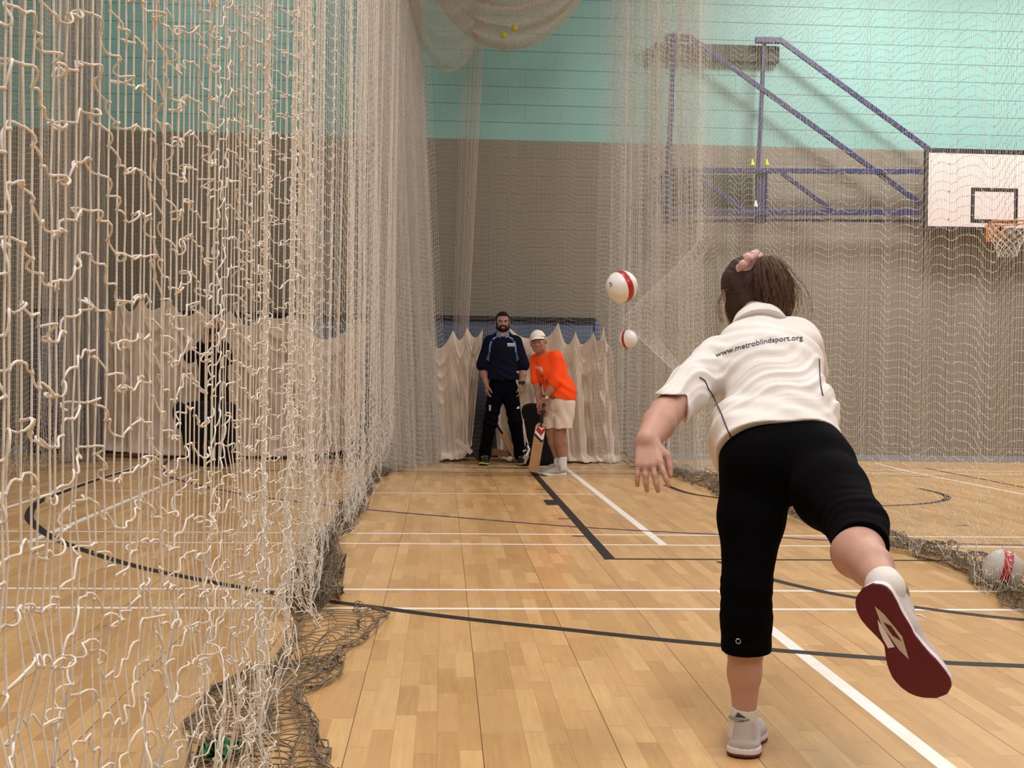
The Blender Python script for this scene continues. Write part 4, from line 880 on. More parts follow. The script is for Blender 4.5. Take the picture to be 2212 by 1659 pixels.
# =================================================================== SHOES (one trainer, built along +x = toe, z = up)
def trainer(prefix_parent, Mx, side, mats, s=1.0, h=.004, sole_patch=False):
    """side=+1: medial edge on +y"""
    L = .285; HT = np.linspace(0, 1, 201); HW = np.interp(HT, [0, .012, .035, .07, .12, .2, .35, .47, .6, .72, .82, .89, .94, .975, 1.0], [.010, .022, .034, .042, .047, .048, .042, .037, .048, .056, .055, .050, .041, .029, .012]); _k = np.hanning(13); _k /= _k.sum(); HW = np.convolve(np.pad(HW, 6, 'edge'), _k, 'valid')
    def cl(x):   # centre line and half width of the outline at x (0 heel .. L toe)
        t = np.clip(x / L, 0, 1)
        cy = side * (.004 + .012 * np.sin(t * 3.0) - .016 * t ** 2)
        hw = np.interp(t, HT, HW)
        cy = cy - side * .010 * np.exp(-((t - .44) / .14) ** 2)
        return cy, hw
    def slab(z0, z1, grow=0., rnd=.004, toe=.018):
        p = Prim(); p.lo = np.array([-.03, -.07, z0 - .01]); p.hi = np.array([L + .03, .07, z1 + .035]); p.k = .0; p.m = 'u'
        def f(X, Y, Z):
            cy, hw = cl(X); spring = toe * np.clip((X / L - .72) / .28, 0, 1) ** 2 + .004 * np.clip(1 - X / .04, 0, 1)
            dxy = np.abs(Y - cy) - hw - grow; ex = np.maximum(-X - grow, X - L - grow); dxy = np.maximum(dxy * .8, ex)
            zz = Z - spring; dz = np.maximum(z0 - zz, zz - z1); return np.where((dxy > -rnd) & (dz > -rnd), np.sqrt(np.clip(dxy + rnd, 0, None) ** 2 + np.clip(dz + rnd, 0, None) ** 2) - rnd, np.maximum(dxy, dz)) + 0 * X
        p.f = f; return p
    c0 = lambda x: cl(np.array(x))[0].item()
    up = [slab(.018, .040, -.004), cone((.036, c0(.03), .045), (.042, c0(.03), .092), .034, .034, .015, w=(0, 1, 0), sw=1.0, sn=1.05),
          cone((.09, c0(.09), .045), (.085, 0, .090), .038, .033, .03, w=(0, 1, 0), sw=.95, sn=1.1), cone((.13, c0(.13), .045), (.20, c0(.2), .040), .037, .030, .03, w=(0, 1, 0), sw=1.05, sn=.95),
          cone((.20, c0(.2), .036), (.245, c0(.245), .032), .034, .026, .03, w=(0, 1, 0), sw=1.15, sn=.75), cone((.10, 0, .075), (.175, 0, .060), .022, .016, .02, w=(0, 1, 0), sw=1.2, sn=1),
          ell((.055, 0, .130), (.046, .033, .036), .006, m='s')]
    up.append(plane((0, 0, .016), (0, 0, -1)))
    def put(o):
        o.data.transform(Mx @ Matrix.Scale(s, 4)); return o
    n = {}
    n['upper'] = put(sdf('shoe_upper', up, h, mats[0], prefix_parent))
    q = MB(); q.tube([(.047 + .040 * math.cos(a), .033 * math.sin(a), .108 + .006 * math.cos(a + 3.1)) for a in np.linspace(0, 6.28, 25)[:-1]], .0045, 6, closed=True); n['collar'] = put(q.build('shoe_collar', mats[4] if len(mats) > 4 else mats[0], prefix_parent, smooth=True))
    n['midsole'] = put(sdf('midsole', [slab(.008, .028, .001)], h, mats[1], prefix_parent))
    n['outsole'] = put(sdf('outsole', [slab(.0005, .0095, .0015)], h * .8, mats[2], prefix_parent))
    q = MB()                                         # laces
    for i in range(5):
        x = .115 + .018 * i; z = .098 - .0085 * i; q.tube([(x, -.022, z - .004), (x + .004, 0, z + .0005), (x, .022, z - .004)], .0022, 5)
    q.tube([(.11, .012, .1), (.10, .03, .108), (.09, .034, .10), (.10, .014, .1)], .0022, 5); q.tube([(.11, -.01, .1), (.12, -.03, .105), (.13, -.045, .09)], .0022, 5)
    n['laces'] = put(q.build('shoe_laces', mats[1], prefix_parent, smooth=True))
    if sole_patch:                                   # shank window of the sole: cream and white facets, inner shadow painted as a dark patch
        for nm, poly, mt, zz in (('sole_window', [(.045, -.002), (.070, .009), (.130, .013), (.182, .004), (.155, -.007), (.09, -.012)], mats[3], -.0006), ('sole_window_shadow', [(.085, -.004), (.100, .006), (.140, .007), (.120, -.006)], M['sole_red'], -.0012),
                                 ('sole_edge', [(.075, -.0115), (.098, -.024), (.120, -.0305), (.142, -.030), (.145, -.014), (.10, -.013)], mats[1], -.0009)):
            q = MB(); pts = [(x, y * -side + c0(x), zz) for x, y in poly]; q.raw(pts, [tuple(range(len(pts)))]); q.raw([(a, b, c + .003) for a, b, c in pts], [tuple(range(len(pts)))[::-1]]); put(q.build(nm, mt, n['outsole']))
    return n
def shoe_matrix(heel, fwd, up):
    R = frame(fwd, up); return Matrix(((R[0][0], R[1][0], R[2][0], heel[0]), (R[0][1], R[1][1], R[2][1], heel[1]), (R[0][2], R[1][2], R[2][2], heel[2]), (0, 0, 0, 1)))

# =================================================================== THE BOWLER (seen from behind)
B = dict(hipC=P(1690, 965, 3.38), hipL=P(1636, 985, 3.37), hipR=P(1750, 992, 3.34), kneeL=P(1612, 1285, 3.26), ankL=P(1606, 1545, 3.27), kneeR=P(1852, 1135, 2.94), ankR=P(1907, 1262, 2.60),
         waist=P(1692, 885, 3.50), chest=P(1655, 790, 3.64), neckb=P(1640, 700, 3.78), neck=P(1630, 672, 3.86), head=P(1616, 640, 3.93),
         shL=P(1543, 782, 3.68), elL=P(1437, 893, 3.45), wrL=P(1398, 955, 3.24), shR=P(1733, 742, 3.72), elR=P(1762, 838, 3.86), wrR=P(1752, 768, 4.04))
bow = thing('person', G(1600, 1640), 'person in white polo shirt and black cropped leggings bowling, one leg kicked up behind', 'person')
acr = nrm(B['shR'] - B['shL']); spine = nrm(B['neckb'] - B['hipC'])
hf = nrm(np.array([-.12, .93, -.36])); hu = nrm(np.array([-.08, .36, .93]))      # head looks down the lane
hp, hg, hR = head_prims(B['head'], hf, hu, 1.06)
V_ = lambda *a: np.array(a, float)
armdir = nrm(B['wrL'] - B['elL'])
body = [
    cone(B['hipC'] + spine * -.01, B['waist'], .125, .115, .05, w=acr, sw=1.25, sn=.85),
    cone(B['waist'], B['chest'], .112, .118, .06, w=acr, sw=1.22, sn=.85),
    cone(B['chest'], (B['shL'] + B['shR']) / 2 - spine * .02, .12, .085, .06, w=acr, sw=1.4, sn=.8),
    cone(B['shL'] * .8 + B['shR'] * .2, B['shR'] * .8 + B['shL'] * .2, .055, .055, .05), cone(B['neckb'] - spine * .04, B['neck'], .062, .052, .04), cone(B['neck'], B['head'] - hu * .05, .052, .055, .03),
    ell(B['hipL'] + V_(.0, -.04, -.02), (.098, .10, .11), .05), ell(B['hipR'] + V_(.0, -.05, -.02), (.098, .10, .11), .05),
    *chain([B['hipL'] + V_(0, 0, -.02), (B['hipL'] + B['kneeL']) / 2 + V_(-.002, .0, .02), B['kneeL']], [.098, .083, .056], .03),
    *chain([B['kneeL'], B['kneeL'] * .72 + B['ankL'] * .28 + V_(0, -.012, 0), B['kneeL'] * .35 + B['ankL'] * .65, B['ankL'] + V_(0, -.01, .015)], [.054, .058, .045, .033], .02),
    cone(B['ankL'], B['ankL'] + V_(.02, .10, -.06), .032, .022, .02), ell(B['ankL'] + V_(-.012, -.01, -.055), (.026, .03, .03), .02),*chain([B['hipR'], (B['hipR'] + B['kneeR']) / 2 + V_(.0, .01, -.01), B['kneeR']], [.098, .088, .064], .03),
    *chain([B['kneeR'], B['kneeR'] * .66 + B['ankR'] * .34 + V_(-.018, 0, -.022), B['kneeR'] * .32 + B['ankR'] * .68 + V_(-.006, 0, -.006), B['ankR']], [.060, .062, .048, .036], .02),
    *chain([B['shL'] + spine * -.01, (B['shL'] + B['elL']) / 2, B['elL'], B['elL'] * .62 + B['wrL'] * .38, B['wrL']], [.060, .054, .046, .046, .034], .02),
    *chain([B['shR'], (B['shR'] + B['elR']) / 2, B['elR'], B['elR'] * .6 + B['wrR'] * .4, B['wrR']], [.056, .047, .042, .038, .026], .02),
    *hp, *hand_prims(B['wrL'], P(1402, 1012, 3.17) - B['wrL'], V_(.25, .95, 0), V_(.95, -.3, 0), .55, .98, .25), *hand_prims(B['wrR'], P(1757, 720, 4.03) - B['wrR'], V_(-.6, .5, 0), V_(-.3, -.8, .2), .9, .9)]
# feet inside the shoes
heelR = P(1886, 1284, 2.52); toeR = P(2012, 1502, 2.47); fR = nrm(toeR - heelR); upR = nrm(V_(.60, .78, .14))
fL = nrm(V_(.36, .93, 0)); heelL = G(1596, 1640); heelL[2] = 0
body += [cone(B['ankR'], heelR + upR * .06 + fR * .05, .033, .024, .01), cone(heelR + upR * .045 + fR * .05, heelR + upR * .034 + fR * .18, .022, .018, .01)]
bodyo = sdf('body', body, .0048, M['skin_w'], bow)
# cropped leggings
g_ = .006
legs = [cone(B['hipC'] + spine * -.01, B['waist'] + spine * .02, .128, .118, .05, w=acr, sw=1.26, sn=.88),
        ell(B['hipL'] + V_(-.004, -.045, -.025), (.108, .108, .118), .04), ell(B['hipR'] + V_(.0, -.055, -.025), (.110, .108, .118), .04),
        *chain([B['hipL'] + V_(0, 0, -.02), (B['hipL'] + B['kneeL']) / 2 + V_(-.002, 0, .02), B['kneeL'] + V_(0, 0, .02), B['kneeL'] + V_(0, -.004, -.06), B['kneeL'] * .6 + B['ankL'] * .4 + V_(0, -.012, 0)], [.108, .092, .066, .067, .071], .03),
        *chain([B['hipR'], (B['hipR'] + B['kneeR']) / 2 + V_(0, .01, -.01), B['kneeR'], B['kneeR'] * .6 + B['ankR'] * .4 + V_(-.014, 0, -.014)], [.110, .100, .072, .070], .03)]
dR = nrm(B['ankR'] - B['kneeR'])
def leg_cut(knee, dr, dist):
    """cut only that leg: a half-space limited to a ball around the shin"""
    p = Prim(); c = knee + dr * dist; p.k = 0; p.m = 's'; dr = nrm(dr); p.lo = c - .32; p.hi = c + .32
    p.f = lambda X, Y, Z: np.maximum(-((X - c[0]) * dr[0] + (Y - c[1]) * dr[1] + (Z - c[2]) * dr[2]), np.sqrt((X - c[0] - dr[0] * .12) ** 2 + (Y - c[1] - dr[1] * .12) ** 2 + (Z - c[2] - dr[2] * .12) ** 2) - .17)
    return p
legs += [leg_cut(B['kneeL'], V_(.03, .04, -1), (B['kneeL'][2] - G(1600, 1417, 0)[2]) * 0 + B['kneeL'][2] - P(1605, 1416, 3.2)[2]), leg_cut(B['kneeR'], dR, .125)]
def fold_legs(p):
    d = np.zeros(len(p))
    for c, ax, fr, am in ((B['kneeL'] + V_(0, 0, 0), V_(.3, .1, 1), 190, .0016), (B['kneeR'], nrm(B['kneeR'] - B['hipR']) * 1.0, 150, .0028), (B['hipR'] + V_(.05, 0, -.05), V_(.4, 0, 1), 110, .0022)):
        r = np.linalg.norm(p - c, axis=1); d += am * np.exp(-(r / .09) ** 2) * np.sin((p - c) @ nrm(ax) * fr + 2 * np.sin(p[:, 0] * 40))
    return d
lego = sdf('leggings', legs, .0048, M['legging'], bow, fold_legs)
# white polo shirt: torso + sleeves
dwn = -spine
hemL, hemR = P(1550, 990, 3.36), P(1822, 945, 3.33)
shirt = [cone(B['hipC'] + spine * .03, B['waist'], .136, .124, .05, w=acr, sw=1.27, sn=.90),
         cone(B['waist'], B['chest'], .122, .127, .06, w=acr, sw=1.20, sn=.90),
         cone(B['chest'], (B['shL'] + B['shR']) / 2 - spine * .02, .129, .094, .06, w=acr, sw=1.38, sn=.82),
         cone(B['shL'] * .85 + B['shR'] * .15, B['shR'] * .85 + B['shL'] * .15, .064, .066, .05),
         cone((B['shL'] + B['shR']) / 2, B['neckb'] + spine * .015, .085, .064, .05),
         *chain([B['shL'], B['shL'] * .5 + B['elL'] * .5, B['shL'] * .05 + B['elL'] * .95], [.068, .061, .059], .035, w=(0, 0, 1), sw=1.12, sn=.95),
         *chain([B['shR'], B['shR'] * .4 + B['elR'] * .6], [.066, .058], .03)]
# cuts: hem plane, left sleeve hem, neck opening
hn = nrm(np.cross(hemR - hemL, V_(0, -1, .25))); hn = hn if hn[2] < 0 else -hn
hemc = P(1700, 912, 3.38) + hn * .012
class _: pass
def hemcut():
    p = Prim(); p.m = 'i'; p.k = 0
    p.f = lambda X, Y, Z: (X - hemc[0]) * hn[0] + (Y - hemc[1]) * hn[1] + (Z - hemc[2]) * hn[2]
    return p
sd = nrm(B['elL'] - B['shL']); sc_ = B['shL'] + sd * np.linalg.norm(B['elL'] - B['shL']) * .74
def sleevecut(c, dr, R):
    p = Prim(); p.m = 's'; p.k = 0; p.lo = c - R; p.hi = c + dr * .3 + R
    p.f = lambda X, Y, Z: np.maximum(-((X - c[0]) * dr[0] + (Y - c[1]) * dr[1] + (Z - c[2]) * dr[2]), np.sqrt((X - c[0] - dr[0] * .08) ** 2 + (Y - c[1] - dr[1] * .08) ** 2 + (Z - c[2] - dr[2] * .08) ** 2) - R)
    return p
pa, pb, pc_ = P(1545, 992, 3.40), P(1738, 893, 3.27), P(1826, 950, 3.38)
hn = nrm(np.cross(pb - pa, pc_ - pa)); hn = hn if hn[2] < 0 else -hn; hemc = pb
shirt += [ell(B['hipL'] + V_(-.012, -.035, .0), (.118, .115, .12), .04), ell(B['hipR'] + V_(-.004, -.045, -.01), (.116, .115, .116), .04), ell(P(1574, 975, 3.47), (.050, .07, .09), .05), ell(P(1580, 930, 3.46), (.055, .09, .09), .05),
          ell(P(1712, 716, 3.74), (.055, .05, .045), .04), ell(P(1600, 728, 3.74), (.06, .05, .045), .04)]
shirt += [hemcut(), sleevecut(sc_, nrm(sd + V_(-.12, 0, -.25)), .17)]
Rn_ = np.random.default_rng(3)
def fold_shirt(p):
    q_ = p - B['waist']; a = q_ @ spine; s_ = q_ @ acr; d = np.zeros(len(p))
    # drag folds sweep from the lower left side up to the right
    ph = a * 1.0 - s_ * .55 + .03 * np.sin(s_ * 14 + 1) + .012 * np.sin(s_ * 31)
    env = np.exp(-((a - .03) / .13) ** 2); cr = lambda x: 1.6 * np.abs(np.sin(x / 2)) ** .8 - 1.0
    d += .0052 * env * (cr(ph * 118) + .5 * cr(ph * 201 + 1 + 3 * s_))
    d += .0030 * np.exp(-((a + .08) / .08) ** 2) * np.sin((a * .5 + s_ * .35) * 120 + 2)
    d += .0030 * np.exp(-((a - .24) / .10) ** 2) * np.sin((a + s_ * .25) * 80 + 3 * np.sin(s_ * 9))
    r = np.linalg.norm(p - (B['shL'] * .75 + B['chest'] * .25 - spine * .05), axis=1); d += .0045 * np.exp(-(r / .08) ** 2) * np.sin((q_ @ nrm(acr + spine * .8)) * 140)
    t_ = (p - B['shL']) @ sd; r = np.linalg.norm(p - B['shL'] - sd * .1, axis=1); d += .0030 * np.exp(-(r / .09) ** 2) * np.sin(t_ * 95 + (p[:, 2] * 30))
    return d
shirto = sdf('polo_shirt', shirt, .0048, M['shirt_w'], bow, fold_shirt)
col = [cone(B['neckb'] + acr * .052 + spine * .0, B['neckb'] - acr * .052 + spine * .0, .03, .03, .02)]
collar = sdf('shirt_collar', [cone(B['neckb'] - spine * .03, B['neckb'] + spine * .022 + V_(0, 0, .006), .092, .072, .01, w=acr, sw=1.08, sn=1.0), cone(B['neckb'] - spine * .1, B['neckb'] + spine * .14, .052, .052, .0, m='s'), plane(B['neckb'] + spine * .018, spine), plane(B['neckb'] - spine * .03, -spine)], .004, M['shirt_w'], shirto)
bvS = bvh_of(shirto)
for line in ([(1511, 815), (1522, 822), (1530, 840), (1540, 855), (1548, 872), (1555, 885), (1563, 905), (1573, 930), (1582, 953)],):
    decal_line('side_piping', bvS, line, .0022, M['dark_print'], shirto)
decal_line('side_piping', bvS, [(1769, 775), (1770, 800), (1772, 830), (1778, 860)], .0022, M['dark_print'], shirto)
def back_text(u, v):
    x = 1546 + 188 * u; y = 768 - 38 * u + 9 * (2 * u - 1) ** 2 - 4; return x - v * 1.5, y - v * 15.5
decal_text('back_lettering', 'www.metroblindsport.org', bvS, back_text, .012, M['dark_print'], shirto)
bvL = bvh_of(lego)
q = MB(); c, n_ = cast(bvL, 1595, 1385, .0015); e1 = nrm(np.cross(n_, (0, 0, 1))); e2 = np.cross(e1, n_)
q.tube([c + e1 * math.cos(a) * .0065 + e2 * math.sin(a) * .0065 for a in np.linspace(0, 6.28, 17)[:-1]], .0013, 5, closed=True); q.build('round_logo', M['silver'], lego)
# shoes and socks
def shoe(nm, mtx, side, patch): 
    r = bpy.data.objects.new(nm, None); COL.objects.link(r); r.parent = bow; n = trainer(r, mtx, side, (M['shoe_w'], M['shoe_mid'], M['sole_red'], M['sole_insert'], M['shoe_grey']), .97,.0036, patch); return r
shoe('left_shoe', shoe_matrix(heelL, fL, (0, 0, 1)), -1, False)
shoe('right_shoe', shoe_matrix(heelR - fR * .02, fR, upR), 1, True)
sk = lambda a, b_, ra, rb, nm: sdf(nm, [cone(a, b_, ra, rb, .01), plane(b_, nrm(b_ - a)), ], .004, M['sock'], bow)
sk(B['ankL'] + V_(-.004, .0, -.05), B['ankL'] + V_(0, -.006, .026), .040, .0385, 'left_sock')
kx = nrm(B['kneeR'] - B['ankR']); sk(B['ankR'] - kx * .030 + upR * .012, B['ankR'] + kx * .010, .0415, .0425, 'right_sock')
q = MB(); a = B['ankL'] + V_(-.030, -.036, .012); q.bar(a, a + V_(.022, -.006, -.012), .016, .004); a = B['ankR'] + kx * .022 + V_(.0, -.042, .0); q2 = MB(); q.build('sock_logo', M['dark_print'], bow, bevel=.001)
bvK = bvh_of(*[o for o in bow.children if o.name.startswith('right_sock')]); decal_line('sock_band', bvK, [(1897, 1262), (1907, 1264), (1918, 1268), (1928, 1272)], .004, M['dark_print'], bow, n=4)
# hair: scalp cap, scrunchie, ponytail
H = B['head']; hs = []
R_ = hR; up_, fw_, lf_ = hR[2], hR[0], hR[1]
cap_ = [ell(H - fw_ * .020 + up_ * .034, (.110, .091, .101), .01, hR), ell(H - fw_ * .032 - up_ * .02, (.080, .086, .085), .03, hR), ell(H - fw_ * .045 - up_ * .070, (.058, .074, .062), .03, hR), ell(H + lf_ * .040 - fw_ * .012 - up_ * .062, (.05, .045, .062), .03, hR), ell(H - lf_ * .040 - fw_ * .012 - up_ * .062, (.05, .045, .062), .03, hR)]
cutf = Prim(); cutf.m = 'i'; cutf.k = .01; cc = H + fw_ * .062; cutf.f = lambda X, Y, Z: (X - cc[0]) * fw_[0] + (Y - cc[1]) * fw_[1] + (Z - cc[2]) * fw_[2] + 0
def fold_hair(p):
    q_ = p - H; return .0009 * np.sin(np.arctan2(q_ @ lf_, q_ @ up_ + .05) * 61 + (q_ @ fw_) * 90 + 3 * np.sin(q_[:, 2] * 60)) + .0012 * np.sin(q_[:, 0] * 130 + q_[:, 2] * 50)
hairo = sdf('hair', cap_ + [cutf], .0042, M['hair_w'], bow, fold_hair)
tie = P(1627, 577, 3.88)
tdir = nrm(P(1640, 548, 3.90) - P(1602, 588, 3.90)); q = MB(); rg_ = np.random.default_rng(8); pts = []; rs = []
ax_ = nrm(np.cross(tdir, V_(0, -1, .1))); ring = []
base = P(1619, 570, 3.87)
for i in range(40):
    a = 2 * math.pi * i / 40; pts.append(base + tdir * math.cos(a) * .036 * (1.0) + V_(0, -1, 0) * math.sin(a) * .028 + ax_ * .005 * math.sin(a * 7)); rs.append(.020 + .0045 * math.sin(a * 9) + .003 * rg_.standard_normal())
q.tube(pts, rs, 12, closed=True); sc1 = q.build('scrunchie', M['scrunchie'], bow, smooth=True, sub=1)
q = MB(); pts = [p - ax_ * .014 - V_(0, .012, 0) + V_(0, 0, .003 * math.sin(i * 1.9)) for i, p in enumerate(pts)]; q.tube(pts, [r * .8 for r in rs], 12, closed=True); q.build('scrunchie_frill', M['scrunchie'], sc1, smooth=True, sub=1)
# ponytail strands
rg_ = np.random.default_rng(12); N_ = 1500; K_ = 12; u = rg_.random(N_); e = rg_.standard_normal((N_, 3)) * .5
tt = np.linspace(0, 1, K_)
ctrlA = np.array([[1632, 572], [1636, 560], [1634, 605], [1642, 650], [1656, 690]], float); ctrlB = np.array([[1634, 568], [1666, 552], [1702, 592], [1712, 645], [1690, 706]], float)
def cat(c, t):
    s = t * (len(c) - 1); i = np.minimum(s.astype(int), len(c) - 2); f = s - i; p0 = c[np.maximum(i - 1, 0)]; p1 = c[i]; p2 = c[i + 1]; p3 = c[np.minimum(i + 2, len(c) - 1)]; f = f[:, None]
    return .5 * (2 * p1 + (p2 - p0) * f + (2 * p0 - 5 * p1 + 4 * p2 - p3) * f * f + (3 * p1 - p0 - 3 * p2 + p3) * f ** 3)
def px3(A, Yv): d = F_AX * FPX + (A[:, 0:1] - 1106) * R_AX - (A[:, 1:2] - 829.5) * U_AX; return CAM + d * (Yv[:, None] / d[:, 1:2])
cA, cB = cat(ctrlA, tt), cat(ctrlB, tt); S_ = np.empty((N_, K_, 3))
for i in range(N_):
    ln = .78 + .26 * rg_.random(); t_ = tt * ln; pA = np.stack([np.interp(t_, tt, cA[:, j]) for j in (0, 1)], 1); pB = np.stack([np.interp(t_, tt, cB[:, j]) for j in (0, 1)], 1)
    p2 = pA * (1 - u[i]) + pB * u[i]; dep = 3.83 - .05 * np.sin(t_ * 3) + e[i, 1] * .045 * np.sin(np.clip(t_ * 1.6, 0, 1.57)) * np.sqrt(max(0.05, 1 - (2 * u[i] - 1) ** 2)); S_[i] = px3(p2, dep) + (e[i][None] * np.array([.006, 0, .004]) * tt[:, None] * 1.2) + .0022 * np.sin(tt[:, None] * 9 + e[i][None] * 9)
    S_[i] += np.array([.022, 0, 0]) * (np.sin(tt[:, None] * 6.5 + e[i, 2] * 5)) * tt[:, None] * .5
    if i % 12 == 0: S_[i] += np.array([.05 * (u[i] - .25), 0, .02 * e[i, 1]]) * (tt[:, None] ** 1.5) * abs(e[i, 0]) * 2.5
V, Fq = tubes(S_, .0011 * (1 - .45 * tt), 3, (0, 1, 0)); tag(mesh_np('ponytail', V, Fq, M['hair_w2'], hairo), 'lighter brown swinging ponytail')
sdf('ponytail_core', [*chain(list(px3(np.array([[1636, 572], [1660, 578], [1672, 620], [1674, 660]], float), np.full(4, 3.84))), [.014, .030, .032, .016], .02)], .0045, M['hair_w'], hairo)
W_ = []
for (pts_, n) in (([(1640, 690), (1690, 600), (1712, 680), (1706, 730)], 3), ([(1572, 625), (1560, 640), (1552, 665), (1560, 700)], 10), ([(1660, 650), (1680, 690), (1700, 715), (1712, 735)], 8)):
    for _k in range(n):
        c_ = cat(np.array(pts_, float) + rg_.standard_normal((4, 2)) * 4, tt); W_.append(px3(c_, np.full(K_, 3.86 + .03 * rg_.standard_normal())))
V, Fq = tubes(np.array(W_), .0007 * (1 - .3 * tt), 3, (0, 1, 0)); tag(mesh_np('loose_strands', V, Fq, M['hair_w2'], hairo), kind='stuff')
# =================================================================== THE MEN AT THE WALL
V_ = lambda *a: np.array(a, float)
def small_shoe(parent, heel, fwd, mats, side, s=1.0, nm='shoe', h=.006):
    r = bpy.data.objects.new(nm, None); COL.objects.link(r); r.parent = parent; trainer(r, shoe_matrix(heel, nrm(fwd), (0, 0, 1)), side, mats, s, h, False); return r
def eyes(g, R, parent, s=1.0):
    for sg, nm in ((1, 'eye'), (-1, 'eye')):
        q = sphere_geo(8, 12); c = g(.0755, sg * .031, .006); q.v = [tuple(c + np.array(p) * .0100 * s) for p in q.v]; q.build(nm, M['eye_white'], parent, smooth=True)
        q = sphere_geo(8, 12); c = g(.0805, sg * .031, .005); q.v = [tuple(c + np.array(p) * .0062 * s) for p in q.v]; q.build('iris', M['black'], parent, smooth=True)
# ---------------------------------------------------------------- bearded man standing square on
D0 = 13.72
st = thing('person', (P(1086, 990, D0)[0], D0, 0), 'bearded person in navy polo shirt and black trousers standing with arms at sides', 'person')
p_ = lambda x, y, dy=0.: P(x, y, D0 + dy)
hd = p_(1086, 697); hp, g, hR = head_prims(hd, (0.02, -1, -.02), (0, 0, 1), 1.0)
shA, shB = p_(1059, 739), p_(1113, 739); elA, elB = p_(1043, 797, .02), p_(1130, 797, .02); wrA, wrB = p_(1051, 831, -.06), p_(1127, 830, -.06)
hiA, hiB = p_(1073, 842), p_(1101, 842); knA, knB = p_(1059, 912, -.02), p_(1113, 912, -.02); anA, anB = p_(1048, 976), p_(1122, 974)
neck, chest, waist = p_(1086, 722), p_(1086, 757), p_(1086, 808)
tx = V_(1, 0, 0)
body = [*hp, cone(neck + V_(0, 0, -.03), hd + V_(0, .015, -.06), .058, .056, .02), cone(waist, chest, .118, .130, .05, w=tx, sw=1.25, sn=.85), cone(chest, neck + V_(0, 0, -.05), .12, .09, .05, w=tx, sw=1.3, sn=.8), cone((hiA + hiB) / 2, waist, .12, .118, .05, w=tx, sw=1.2, sn=.85), cone(shA, shB, .06, .06, .04),
        *chain([shA, elA, elA * .6 + wrA * .4, wrA], [.056, .042, .042, .029], .02), *chain([shB, elB, elB * .6 + wrB * .4, wrB], [.056, .042, .042, .029], .02),
        *hand_prims(wrA, V_(.05, -.15, -1), V_(.9, .3, 0), V_(.1, -1, 0), .75), *hand_prims(wrB, V_(-.05, -.15, -1), V_(-.9, .3, 0), V_(-.1, -1, 0), .75),
        *chain([hiA, knA, anA], [.09, .058, .04], .03), *chain([hiB, knB, anB], [.09, .058, .04], .03), cone(anA, anA + V_(-.0, -.04, -.05), .035, .025, .02), cone(anB, anB + V_(.0, -.04, -.05), .035, .025, .02)]
sdf('body', body, .0056, M['skin_m'], st)
eyes(g, hR, st)
R_, f_, l_, u_ = hR, hR[0], hR[1], hR[2]
def hairstyle(parent, hd, hR, name, m, thick=.008, low=-.02, front=.062):
    f_, l_, u_ = hR
    pr = [ell(hd + f_ * -.018 + u_ * .030, (.097 + thick, .078 + thick, .090 + thick * 1.6), .01, hR), ell(hd - f_ * .03 - u_ * .03, (.072, .073 + thick * .3, .06), .02, hR)]
    p = Prim(); p.m = 'i'; p.k = .006
    def f(X, Y, Z):
        a = (X - hd[0]) * f_[0] + (Y - hd[1]) * f_[1] + (Z - hd[2]) * f_[2]; b = (X - hd[0]) * u_[0] + (Y - hd[1]) * u_[1] + (Z - hd[2]) * u_[2]
        return np.maximum(np.minimum(a - .022, -(b - front) + .0), -(b + .075))
    p.f = f; pr.append(p); return sdf(name, pr, .005, m, parent)
hairstyle(st, hd, hR, 'hair', M['hair_b'], .008, front=.080)
beard = [ell(hd + f_ * .044 - u_ * .084, (.048, .052, .036), .01, hR), ell(hd + f_ * .085 - u_ * .040, (.014, .028, .007), .006, hR), *[ell(hd + f_ * .020 + l_ * .064 * sg - u_ * .045, (.040, .016, .044), .02, hR) for sg in (1, -1)], *[cone(hd + f_ * .074 + l_ * .030 * sg - u_ * .045, hd + f_ * .064 + l_ * .040 * sg - u_ * .075, .014, .018, .02) for sg in (1, -1)],
         ell(hd + f_ * .092 - u_ * .057, (.02, .021, .0075), .004, hR, m='s')]
sdf('beard', beard, .0045, M['hair_b'], st)
for sg in (1, -1): q = MB(); q.tube([hd + f_ * .093 + l_ * sg * .014 + u_ * .020, hd + f_ * .093 + l_ * sg * .032 + u_ * .027, hd + f_ * .080 + l_ * sg * .050 + u_ * .020], [.003, .0045, .003], 6); q.build('eyebrow', M['hair_b'], st, smooth=True)
def folds(c, am, fr, ax, rad):
    ax = nrm(ax)
    def f(p):
        q_ = p - c; return am * np.sin(q_ @ ax * fr + 2.2 * np.sin(q_[:, 0] * 9) + 1.5 * np.sin(q_[:, 2] * 13)) * np.exp(-(np.linalg.norm(q_, axis=1) / rad) ** 2)
    return f
polo = [cone(p_(1086, 817), waist, .150, .142, .05, w=tx, sw=1.28, sn=.82), cone(waist, chest, .138, .150, .05, w=tx, sw=1.22, sn=.84), cone(chest, neck + V_(0, 0, -.045), .14, .095, .05, w=tx, sw=1.30, sn=.8), cone(shA, shB, .071, .071, .04),
        *chain([shA, shA * .15 + elA * .85 + V_(-.014, 0, 0)], [.078, .078], .03), *chain([shB, shB * .15 + elB * .85 + V_(.014, 0, 0)], [.078, .078], .03), cone(neck, neck + V_(0, 0, .1), .062, .062, .006, m='s'),
        plane(p_(1086, 820), (0, 0, -1)), sleevecut(p_(1044, 778), nrm(V_(-.35, 0, -1)), .13), sleevecut(p_(1129, 778), nrm(V_(.35, 0, -1)), .13)]
polo_o = sdf('polo_shirt', polo, .0056, M['navy'], st, folds(waist, .006, 60, (.3, 0, 1), .2))
bv = bvh_of(polo_o)
cl = MB()
